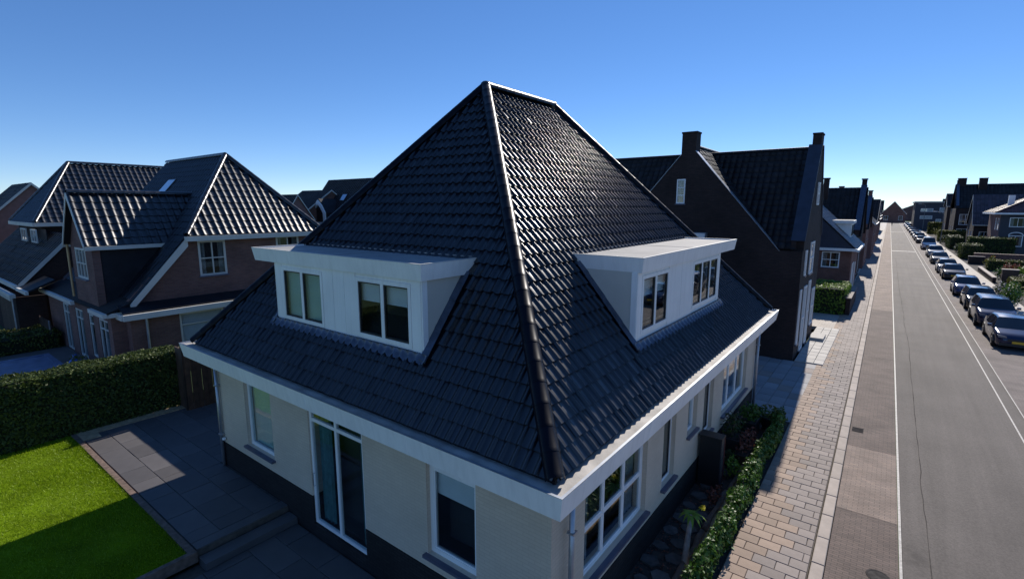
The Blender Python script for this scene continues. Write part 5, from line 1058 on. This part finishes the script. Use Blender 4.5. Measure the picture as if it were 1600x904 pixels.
# ================================================================== CARS
def car_proto(name, kind, paint):
    """front towards -Y, on z=0. kinds: hatch, sedan, suv, van"""
    t = bpy.data.objects.new(name, None); col.objects.link(t)
    P = dict(sedan=dict(L=4.6, W=1.80, H=1.43, hood=.92, belt=.90, a=(.235, .40), c=(.74, .90), clear=.17), hatch=dict(L=4.15, W=1.76, H=1.48, hood=.95, belt=.94, a=(.22, .38), c=(.86, .97), clear=.17),
             suv=dict(L=4.5, W=1.86, H=1.66, hood=1.08, belt=1.06, a=(.23, .37), c=(.87, .97), clear=.24), van=dict(L=5.2, W=1.95, H=2.05, hood=1.22, belt=1.18, a=(.13, .27), c=(.965, .99), clear=.2))[kind]
    L, W, Hh, hood, belt = P['L'], P['W'], P['H'], P['hood'], P['belt']; a0, a1 = P['a']; c0, c1 = P['c']
    fr = [0, .015, .05, .10, a0-.02, a0, (a0+a1)/2, a1, a1+.02, .54, .56, c0-.02, c0, (c0+c1)/2, c1, (c1+1)/2, .985, 1.0]
    fr = sorted(set(round(f, 4) for f in fr))
    def lerp(x, pts):
        for (xa, ya), (xb, yb) in zip(pts[:-1], pts[1:]):
            if x <= xb: return ya+(yb-ya)*(x-xa)/(xb-xa+1e-9)
        return pts[-1][1]
    rear = belt+.06 if kind == 'sedan' else belt-.02
    top = [(0, .62*hood), (.015, .72*hood), (.05, .84*hood), (.10, .90*hood), (a0, hood), (a1, Hh-.03), ((a1+c0)/2, Hh), (c0, Hh-.05), (c1, rear+.02), (.985, rear-.03), (1, rear-.14)]
    wid = [(0, .70), (.015, .80), (.05, .90), (.12, .97), (.25, 1), (.75, 1), (.93, .96), (.985, .90), (1, .80)]
    cl = P['clear']; rings = []
    for f in fr:
        y = -L/2+f*L; w = W/2*lerp(f, wid); zt = lerp(f, top); zb = min(lerp(f, [(0, .60*hood), (.05, .78*hood), (a0, belt-.03), (c1, belt+.02), (1, rear-.14)]), zt-.015); lo = cl if .04 < f < .96 else cl+.07
        cab = max(0, min(1, (zt-zb)/(Hh-belt)))
        wt = w*(.96-.24*cab)
        rings.append([(w*.90, y, lo), (w*.985, y, lo+.10), (w, y, (lo+zb)*.5+.05), (w*.985, y, zb-.06), (w*.955, y, zb), (wt, y, zb+(zt-zb)*.86), (wt*.88, y, zb+(zt-zb)*.97), (0, y, zt)])
    n = len(rings[0]); verts = []
    for r in rings: verts += r+[(-x, y, z) for x, y, z in r[::-1][1:]]
    m = 2*n-1; body = MB(); win = {}
    faces = []
    for i in range(len(fr)-1):
        f0, f1 = fr[i], fr[i+1]
        for k in range(m-1):
            q = (i*m+k, i*m+k+1, (i+1)*m+k+1, (i+1)*m+k); kk = k if k < n-1 else m-2-k; side = 1 if k < n-1 else -1
            g = None
            if kk == 4 and a0+.03 <= f1 and f0 >= a0-.001 and f1 <= c1+.001 and not (abs(f0-.54) < .001 or abs(f0-a1) < .001 or abs(f0-(c0-.02)) < .001) and (kind != 'van' or f1 < .55): g = 'side_window_%d' % side
            if kk >= 5 and f0 >= a0-.001 and f1 <= a1+.001: g = 'windshield'
            if kk >= 5 and f0 >= c0-.001 and f1 <= c1+.001: g = 'rear_window'
            if g: win.setdefault(g, []).append(q)
            else: faces.append(q)
        faces.append((i*m, (i+1)*m, (i+1)*m+m-1, i*m+m-1))
    faces.append(tuple(range(m))[::-1]); e = (len(fr)-1)*m; faces.append(tuple(range(e, e+m)))
    body.add(verts, faces); bo = body.build('body', paint, t, smooth=True, local=True)
    M_cg = plain('car_glass', (.012, .016, .022), rough=.06, spec=.8, var=.05)
    for g, qs in win.items():
        b = MB(); b.add(verts, qs); me_o = b.build('windshield' if g == 'windshield' else ('rear_window' if g == 'rear_window' else 'side_window'), M_cg, t, smooth=True, recalc=False, local=True)
        bm = bmesh.new(); bm.from_mesh(me_o.data); bmesh.ops.delete(bm, geom=[v for v in bm.verts if not v.link_faces], context='VERTS'); bm.to_mesh(me_o.data); bm.free()
    r = .335 if kind in ('suv', 'van') else .315
    for sx_ in (-1, 1):
        for fy in (.185, .80):
            y = -L/2+fy*L; x = sx_*(W/2-.10)
            b = MB(); b.lathe([(r*.62, -.11), (r*.95, -.11), (r, -.08), (r, .08), (r*.95, .11), (r*.62, .115)], (x, y, r), 18, axis='x'); wh = b.build('wheel', M_rubber, t, smooth=False, local=True)
            b = MB(); b.lathe([(r*.60, -.02), (r*.60, .118 if sx_ > 0 else -.118), (r*.2, .10 if sx_ > 0 else -.10)], (x, y, r), 10, axis='x'); b.build('rim', M_steel, wh, local=True)
            b = MB(); k = 12; pts = [(y+(r+.055)*math.cos(s), r+.01+(r+.055)*math.sin(s)) for s in [math.pi*j/k for j in range(k+1)]]+[(y+(r+.0)*math.cos(s), r+.01+(r+.0)*math.sin(s)) for s in [math.pi*j/k for j in range(k, -1, -1)]]
            b.prism(pts, sx_*(W/2-.14), sx_*(W/2+.012), axis=0); b.build('wheel_arch', M_black, t, local=True)
    for s in (-1, 1):
        b = MB(); b.add([(s*W*.46, -L/2+.17, .66*hood), (s*W*.46, -L/2+.33, .80*hood), (s*W*.30, -L/2+.10, .77*hood), (s*W*.28, -L/2+.03, .66*hood), (s*W*.47, -L/2+.2, .64*hood)], [(0, 1, 2, 3)]); 
        b = MB(); b.prism([(s*W*.25, .66*hood), (s*W*.43, .68*hood), (s*W*.455, .80*hood), (s*W*.27, .755*hood)], -L/2+.005, -L/2+.22); b.build('headlight', M_lampg, t, local=True)
        b = MB(); b.box(s*(W/2-.02)-.02, s*(W/2-.02)+.02, -L/2+a0*L+.28, -L/2+a0*L+.33, belt+.02, belt+.07); b.lathe([(.0, 0)], (0, 0, 0), 3) if False else None; xm_ = s*(W/2+.09); b.box(xm_-.085, xm_+.085, -L/2+a0*L+.25, -L/2+a0*L+.36, belt+.03, belt+.16); b.build('mirror', paint, t, local=True)
        b = MB(); b.box(s*W*.36-.12, s*W*.36+.12, L/2-.10, L/2-.03, rear-.30, rear-.18); b.build('tail_light', plain('tail_red', (.35, .01, .01), rough=.2), t, local=True)
    b = MB(); b.box(-W*.24, W*.24, -L/2-.012, -L/2+.05, .48*hood, .63*hood); b.build('grille', M_black, t, local=True)
    b = MB(); b.box(-W*.40, W*.40, -L/2-.008, -L/2+.10, cl+.05, .40*hood); b.build('lower_grille', M_black, t, local=True)
    b = MB(); b.box(-.26, .26, -L/2-.03, -L/2-.0, .40*hood, .40*hood+.115); b.build('number_plate', M_plate, t, local=True)
    return t
def paint(n, c, r=.22): return plain('paint_'+n, c, rough=r, spec=.4, var=.03, coat=.5)
P_navy, P_black, P_silver, P_white, P_grey, P_blue = paint('navy', (.012, .018, .06)), paint('black', (.008, .009, .011)), paint('silver', (.42, .44, .46)), paint('white', (.70, .71, .72)), paint('grey', (.06, .065, .07)), paint('blue', (.03, .07, .20))
protos = {}
cars = [('sedan', P_navy, 29.6, 'glossy dark navy sedan at the head of the parked row'), ('suv', P_navy, 35.2, 'dark blue sport utility car second in the parked row behind the navy sedan'), ('hatch', P_black, 41.6, 'black hatchback parked beside the flowering white bush'),
        ('hatch', P_blue, 48.6, 'blue hatchback parked between the black hatchback and a black sedan'), ('sedan', P_black, 60.3, 'long black sedan parked past a wide gap in the row'), ('hatch', P_silver, 66.2, 'silver hatchback directly behind the long black sedan'),
        ('sedan', P_grey, 77.3, 'charcoal sedan parked in front of the pale silver estate'), ('suv', P_silver, 87.6, 'pale silver tall car next in front of a white van'), ('van', P_white, 104, 'white delivery van towering in the parked row'),
        ('hatch', P_black, 122.4, 'black hatchback first behind the white van'), ('suv', P_blue, 132, 'blue tall car second behind the white van'), ('hatch', P_silver, 142.7, 'silver hatchback third behind the white van'), ('sedan', P_grey, 156, 'grey sedan far along the parked row'),
        ('hatch', P_blue, 171, 'blue hatchback far along the parked row'), ('hatch', P_black, 186, 'small black car near the end of the parked row'), ('suv', P_blue, 201, 'blue tall car near the far end of the parked row'), ('sedan', P_white, 218, 'white sedan last but one at the far end of the row'), ('hatch', P_blue, 234, 'blue car last at the far end of the row')]
LENS = dict(sedan=4.6, hatch=4.15, suv=4.5, van=5.2)
rc = random.Random(2)
for kind, pm_, yf, lb in cars:
    k = (kind, pm_.name)
    nm = 'delivery_van' if kind == 'van' else 'parked_car'
    if k not in protos: protos[k] = car_proto(nm, kind, pm_); o = protos[k]
    else: o = copy_tree(protos[k])
    Wc = dict(sedan=1.80, hatch=1.76, suv=1.86, van=1.95)[kind]; yc_ = yf+LENS[kind]/2; xx, yv = st(7.78+Wc/2+rc.uniform(-.05, .08), yc_)
    o.location = (xx, yv, -.012); o.rotation_euler.z = SK+rc.gauss(0, .012); o['label'] = lb; o['category'] = 'van' if kind == 'van' else 'car'; o['group'] = 'vehicles parked along the street'
o = copy_tree(protos[('sedan', P_white.name)]) ; o.location = (*st(.2, 172), -.0); o['label'] = 'white car parked on the forecourt opposite the parked row'; o['category'] = 'car'; o['group'] = 'vehicles parked along the street'

# ================================================================== GARDEN STRIP BESIDE THE HOUSE
bed2 = struct(MB().box(-.53, .92, -4.2, 13.28, -.4, -.04), 'garden_bed', M_soil)
rg = random.Random(17); M_step = plain('dark_broken_stone', (.085, .078, .075), rough=.85, var=.35, scale=6, island=.3, bump=.4, bscale=25)
for k in range(46):                                             # rough stepping stones along the wall
    y = -1.0+k*.30+rg.uniform(-.05, .05); x = (-.30 if k % 2 else .0)+rg.uniform(-.06, .06); n = rg.choice((5, 6, 7)); r = rg.uniform(.15, .24)
    pts = [(x+r*rg.uniform(.8, 1.15)*math.cos(2*math.pi*i/n), y+r*.85*rg.uniform(.8, 1.15)*math.sin(2*math.pi*i/n)) for i in range(n)]
    if y > 12.6: continue
    mb = MB(); mb.prism(pts, -.05, .0+rg.uniform(-.01, .015), axis=2); mb.build('stepping_stone', M_step, bed2)
rs_ = np.random.RandomState(6); n = 1600                        # pebbles and leaf litter nobody could count
px = rs_.uniform(-.5, .5, n); py = rs_.uniform(-1, 13, n)
leaf_mesh('leaf_litter', np.stack([px, py, np.full(n, -.025)], 1), np.tile((0, 0, 1.), (n, 1)), .035, M_petal_r, None, rs_, flat=.8, kind='stuff', label='dry leaf litter on the garden bed', category='litter')
mb = MB(); mb.prism([(.22, 2.0), (.52, 2.0), (.50, 12.9), (.30, 12.9), (.26, 8)], -.06, -.02, axis=2); struct(mb, 'sand_edge', M_sand)
for k, (y0_, y1_, x_) in enumerate(((3.6, 5.6, .27), (5.7, 7.6, .25), (7.7, 9.3, .29))):
    mb = MB(); mb.tube([(x_+.02*math.sin(i*1.7+k), y0_+(y1_-y0_)*i/7, .03+.01*math.sin(i*2.2)) for i in range(8)], [.06+.012*math.sin(i*1.3+k) for i in range(8)], 8); tag(mb.build('log_edging', M_bark, smooth=True), ['split weathered log edging the bed nearest the big window', 'weathered log edging the bed beside the yellow flower', 'weathered log edging the bed by the black cabinet'][k], 'log')
# leafy shrub hedge along the pavement
sh_ = thing('shrub_hedge', 'row of glossy green shrubs between the garden bed and the pavement', 'hedge', (.75, 8.4, 0)); P_, N_ = [], []; rs_ = np.random.RandomState(44)
for k in range(20):
    y = 3.6+k*.475; cx = .73-SK*y+rs_.normal(0, .03); rx, ry, hh = rs_.uniform(.17, .23), rs_.uniform(.28, .38), rs_.uniform(.42, .66); n = 620
    d = rs_.normal(0, 1, (n, 3)); d /= np.linalg.norm(d, axis=1)[:, None]; w = rs_.uniform(.62, 1.04, n)*(1+.16*np.sin(d[:, 0]*6+k)+.14*np.sin(d[:, 1]*5+2*k))
    p = d*w[:, None]*np.array([rx, ry, hh*.55])+np.array([cx, y, hh*.5]); p[:, 2] = np.abs(p[:, 2])+.01; P_.append(p); N_.append(d)
leaf_mesh('foliage', np.concatenate(P_), np.concatenate(N_), .062, M_leaf_s, sh_, rs_, flat=.4)
mb = MB()
for k in range(20):
    y = 3.6+k*.475
    for a in (0, 2.1, 4.2): mb.tube([(.72-SK*y, y, -.05), (.72-SK*y+.1*math.cos(a+k), y+.12*math.sin(a+k), .25), (.72-SK*y+.17*math.cos(a+k), y+.2*math.sin(a+k), .5)], [.016, .011, .004], 5)
mb.build('stems', M_bark, sh_, kind='stuff')
# black slatted cabinet
cb = thing('black_cabinet', 'tall slim black cabinet standing off the wall in the garden bed', 'cabinet', (-.2, 7.9, 0))
mb = MB(); mb.box(-.48, .04, 7.62, 7.92, -.03, 1.32); mb.build('body', M_black, cb); mb = MB(); mb.box(-.51, .07, 7.59, 7.95, 1.322, 1.36); mb.build('lid', M_black, cb)
for k in range(7): mb = MB(); mb.box(.042, .056, 7.64, 7.90, .08+k*.175, .08+k*.175+.16); mb.build('slat', plain('dark_blue_slat', (.02, .03, .045), rough=.4), cb)
mb = MB(); mb.box(.058, .07, 7.90, 7.93, .05, 1.3); mb.build('edge_strip', plain('red_strip', (.12, .02, .02), rough=.5), cb)
# planters
def planter(label, x, y, w, l, h, mat, lm, nl, seed, fl=None, ph=.6):
    t = thing('planter', label, 'planter', (x, y, 0)); e = .035
    for a, b, c, d in ((x-w/2, x+w/2, y-l/2, y-l/2+e), (x-w/2, x+w/2, y+l/2-e, y+l/2), (x-w/2, x-w/2+e, y-l/2+e, y+l/2-e), (x+w/2-e, x+w/2, y-l/2+e, y+l/2-e)): mb = MB(); mb.box(a, b, c, d, -.04, h); mb.build('side', mat, t)
    mb = MB(); mb.box(x-w/2+e, x+w/2-e, y-l/2+e, y+l/2-e, 0, h-.06); mb.build('soil', M_soil, t)
    rs = np.random.RandomState(seed); d = rs.normal(0, 1, (nl, 3)); d /= np.linalg.norm(d, axis=1)[:, None]; p = d*rs.uniform(.4, 1.05, nl)[:, None]*np.array([w*.62, l*.55, ph*.55])+np.array([x, y, h+ph*.42]); p[:, 2] = np.maximum(p[:, 2], h-.04)
    leaf_mesh('plant', p, d, .07, lm, t, rs, flat=.3)
    mb = MB()
    for q in range(5): a = q*1.3; mb.tube([(x, y, h-.06), (x+w*.2*math.cos(a), y+l*.2*math.sin(a), h+ph*.4), (x+w*.45*math.cos(a), y+l*.4*math.sin(a), h+ph*.85)], [.015, .01, .004], 5)
    mb.build('stems', M_bark, t, kind='stuff')
    if fl: k = rs.choice(nl, fl[1], replace=False); leaf_mesh('blossom', p[k]*1.0+d[k]*.04, d[k], .055, fl[0], t, rs, elong=1.1)
planter('square dark planter with spiky dark foliage against the wall', -.22, 10.0, .52, .8, .52, M_alu, M_leaf_d, 260, 3, ph=.75)
planter('dark planter with green bush under the last wide window', -.1, 11.6, .5, .7, .45, M_alu, M_leaf_s, 320, 4, ph=.6)
planter('low brown planter of red brown leaves behind the shrub row', .18, 10.0, .35, 1.5, .28, M_darkwood, M_petal_r, 260, 6, ph=.45)
pt_ = thing('black_pot', 'round black pot at the driveway end of the shrub row', 'pot', (.32, 12.35, 0)); mb = MB(); mb.lathe([(.14, -.03), (.20, .12), (.24, .36), (.26, .40), (.22, .40), (.20, .34)], (.32, 12.35, 0), 16); mb.build('pot_body', M_black, pt_, smooth=True)
rs_ = np.random.RandomState(9); d = rs_.normal(0, 1, (160, 3)); d /= np.linalg.norm(d, axis=1)[:, None]; leaf_mesh('plant', d*np.array([.28, .28, .2])+np.array([.32, 12.35, .58]), d, .06, M_leaf_y, pt_, rs_)
clump('bed_plant', 'low bright green plant between cabinet and shrubs', 'plant', (.18, 8.6, -.04), .26, .3, .5, M_leaf_b, 200, .06, seed=3)
clump('bed_plant', 'dark leafy plant spilling beside the square dark planter', 'plant', (-.05, 9.1, -.04), .24, .28, .45, M_leaf_d, 200, .06, seed=8)
clump('bed_plant', 'reddish dry plant against the log edging', 'plant', (.12, 7.0, -.04), .16, .4, .4, M_petal_r, 160, .06, seed=13)
clump('bed_plant', 'yellow flowering plant by the driveway corner', 'plant', (.0, 12.4, -.04), .3, .3, .75, M_leaf_s, 300, .06, seed=23, flowers=(M_petal_y, 18))
# strap-leaved plant with a yellow flower
sp = thing('strap_leaf_plant', 'strap-leaved plant with pale bark stem and one yellow flower head', 'plant', (.18, 4.9, 0))
mb = MB(); mb.tube([(.28, 4.35, -.04), (.25, 4.5, .25), (.21, 4.75, .55), (.17, 4.95, .75)], [.075, .06, .05, .035], 8); mb.build('stem', plain('pale_bark', (.34, .27, .24), rough=.9, var=.3, scale=10), sp, smooth=True)
for k in range(13):
    a = k*2.4; L_k = rg.uniform(.20, .36); mb = MB(); c0 = Vector((.17, 4.95, .72)); prev = None; vs = []
    for i in range(7):
        q = i/6; p = c0+Vector((math.cos(a), math.sin(a), 0))*L_k*q+Vector((0, 0, .32*q-.40*q*q)); w = .035*math.sin(math.pi*min(1, q*.9+.1)); sd2 = Vector((-math.sin(a), math.cos(a), 0))
        vs += [tuple(p-sd2*w), tuple(p+sd2*w)]
    mb.add(vs, [(2*i, 2*i+1, 2*i+3, 2*i+2) for i in range(6)]); mb.build('leaf', M_leaf_b, sp, recalc=False, smooth=True)
rs_ = np.random.RandomState(2); d = rs_.normal(0, 1, (60, 3)); d /= np.linalg.norm(d, axis=1)[:, None]; leaf_mesh('flower', d[:26]*np.array([.06, .06, .03])+np.array([.34, 5.2, .85]), d[:26], .045, M_petal_y, sp, rs_); mb = MB(); mb.tube([(.18, 4.96, .7), (.26, 5.1, .82), (.34, 5.2, .84)], .008, 5); mb.build('flower_stalk', M_leaf_s, sp)

# ================================================================== RIGHT-HAND FRONT GARDENS
def sh2(name, label, cat, x0, x1, y0, y1, h, mat, **kw): return hedge(name, label, cat, sx(x0, (y0+y1)/2), sx(x1, (y0+y1)/2), y0, y1, h, mat, z0=.03, **kw)
sh2('front_hedge', 'tall dark front hedge with bright leafy top before the villa', 'hedge', 12.6, 17.5, 93, 96, 2.7, M_leaf, dens=70, size=.13, seed=51)
sh2('front_hedge', 'square-cut dark hedge beside the pavement before the villa', 'hedge', 11.5, 13.6, 87.5, 92, 1.9, M_leaf, dens=90, size=.12, seed=52)
sh2('front_hedge', 'low golden hedge edging the pavement among flower beds', 'hedge', 12.2, 15, 56, 58.5, .8, M_leaf_y, dens=130, size=.10, seed=53)
sh2('front_hedge', 'long yellow orange hedge bar across a front garden', 'hedge', 12.4, 17.2, 72.5, 73.6, 1.15, M_leaf_y, dens=120, size=.10, seed=54)
sh2('front_hedge', 'dark block hedge behind the white flowering border', 'hedge', 11.7, 13.4, 108, 116, 2.0, M_leaf_d, dens=60, size=.14, seed=55)
sh2('front_hedge', 'golden green hedge past the curved lamp post', 'hedge', 11.6, 16, 132, 134, 2.2, M_leaf_y, dens=60, size=.16, seed=56)
sh2('front_hedge', 'far yellow hedge before the flat-roofed block', 'hedge', 11.6, 18, 168, 170, 3.0, M_leaf_y, dens=40, size=.2, seed=57)
def lwall(label, x0, x1, y0, y1, h, mat=M_red_brick):
    t = thing('garden_wall', label, 'wall', (sx((x0+x1)/2, y0), (y0+y1)/2, 0)); a, b = sx(x0, y0), sx(x1, y0); mb = MB(); mb.box(a, b, y0, y1, -.05, h); mb.build('wall_body', mat, t); mb = MB(); mb.box(a-.04, b+.04, y0-.04, y1+.04, h+.002, h+.07); mb.build('coping', M_kerb if mat is not M_red_brick else M_redroof, t)
lwall('long red topped garden wall before the square-cut hedge', 12.3, 19, 83, 83.3, 1.15); lwall('short dark garden wall ending at the pavement', 11.5, 13.0, 80, 80.3, .95, M_dark_brick); lwall('low pale-coped wall along the pavement by the flower beds', 11.4, 11.65, 60, 71, .5, M_dark_brick); lwall('dark gate pier wall by the golden hedge', 12.0, 13.1, 60, 60.6, 1.3, M_darkwood)
for k, (x, y, rx, h, m1, fl, lb) in enumerate(((12.6, 64, .7, 1.1, M_leaf_s, (M_petal_w, 60), 'bush dotted with white flowers in a front garden'), (13.6, 67, .8, 1.3, M_petal_r, None, 'round purple red bush in a front garden'), (14.6, 66.5, .8, 1.2, M_leaf_b, None, 'bright green round bush in a front garden'),
        (13.2, 77, .6, 1.2, M_leaf_y, (M_petal_o, 40), 'orange flowering bush before the long wall'), (12.1, 53.5, .5, .7, M_leaf_y, (M_petal_y, 60), 'golden flowering clump beside the pavement'), (13.6, 54.0, .7, 1.0, M_leaf_y, None, 'yellow green mound behind the golden clump'),
        (12.3, 100.5, .9, 1.3, M_leaf_d, (M_petal_w, 80), 'dark shrub with white blossom by the villa drive'), (12.6, 120, .9, 1.8, M_leaf_y, (M_petal_o, 60), 'orange tinged shrub by the lamp post'), (12.2, 126, .8, 1.6, M_leaf_d, (M_petal_w, 60), 'white blossom shrub past the slate clad house'), (12.6, 150, 1.1, 2.2, M_leaf_y, None, 'yellow shrub past the tall brick house'))):
    clump('garden_shrub', lb, 'shrub', (sx(x, y), y, .03), rx, rx, h, m1, 420, .13, seed=60+k, flowers=fl)
clump('flowering_bush', 'big green bush with white blossom leaning over the black hatchback', 'bush', (sx(10.35, 43.5), 43.5, .09), .62, 1.3, 1.75, M_leaf_s, 1300, .10, seed=77, flowers=(M_petal_w, 160))
clump('flowering_bush', 'pale pink and white bush just behind the white blossom bush', 'bush', (sx(10.4, 47.5), 47.5, .09), .55, .9, 1.35, M_leaf_d, 700, .10, seed=78, flowers=(M_petal_w, 260))
def lamp(label, x, y, h, arm):
    t = thing('street_lamp', label, 'street lamp', (sx(x, y), y, 0), 'street lamps'); X = sx(x, y); mb = MB(); mb.tube([(X, y, 0), (X, y, 1.0), (X, y, h-.8)]+[(X-arm*(1-math.cos(a)), y, h-.8+.8*math.sin(a)) for a in [math.pi/2*k/6 for k in range(1, 7)]], [.10, .075]+[.06]*7, 8); mb.build('pole', plain('lamp_grey', (.12, .14, .15), rough=.5), t, smooth=True)
    mb = MB(); mb.box(X-arm-.7, X-arm+.05, y-.14, y+.14, h-.06, h+.06); mb.build('lamp_head', M_zinc, t)
lamp('curved grey street lamp on the pavement by the slate clad house', 11.5, 124, 6.2, 1.0); lamp('tall slim street lamp far down the street', 11.4, 190, 8, 1.0)
# parasol pole at the garden by the frame edge
ps = thing('garden_post', 'white post with blue pennant in a front garden', 'post', (sx(13.4, 57.5), 57.5, 0)); X = sx(13.4, 57.5); mb = MB(); mb.tube([(X, 57.5, 0), (X, 57.5, 3.2)], .045, 8); mb.build('pole', M_white, ps); mb = MB(); mb.box(X-.28, X+.28, 57.42, 57.58, 1.7, 3.15); mb.build('furled_cover', plain('pennant_blue', (.12, .16, .34), rough=.7), ps)
# distant pedestrian on the road
def pedestrian(x, y):
    me = bpy.data.meshes.new('person'); V = [(0, 0, .95), (0, 0, 1.2), (0, 0, 1.42), (0, 0, 1.52), (0, -.01, 1.66), (.10, 0, .90), (.12, -.08, .5), (.12, .0, .08), (.12, -.12, .03), (-.10, 0, .90), (-.12, .10, .5), (-.12, .16, .08), (-.12, .05, .03), (.20, 0, 1.40), (.26, .04, 1.12), (.27, -.08, .88), (-.20, 0, 1.40), (-.26, -.02, 1.12), (-.27, -.12, .88)]
    Ed = [(0, 1), (1, 2), (2, 3), (3, 4), (0, 5), (5, 6), (6, 7), (7, 8), (0, 9), (9, 10), (10, 11), (11, 12), (2, 13), (13, 14), (14, 15), (2, 16), (16, 17), (17, 18)]
    rad = [.15, .15, .13, .055, .11, .10, .07, .045, .035, .10, .07, .045, .035, .065, .045, .032, .065, .045, .032]
    me.from_pydata(V, Ed, []); o = bpy.data.objects.new('person', me); col.objects.link(o); o.location = (x, y, -.02)
    md = o.modifiers.new('skin', 'SKIN'); sv = me.skin_vertices[0].data
    for i, r in enumerate(rad): sv[i].radius = (r, r*.8)
    sv[0].use_root = True; o.modifiers.new('sub', 'SUBSURF').levels = 1; o.modifiers['sub'].render_levels = 1
    me.materials.append(plain('dark_clothes', (.02, .022, .03), rough=.9)); tag(o, 'small figure in dark clothing walking on the far roadway', 'person'); return o
pedestrian(*st(4.15, 236))
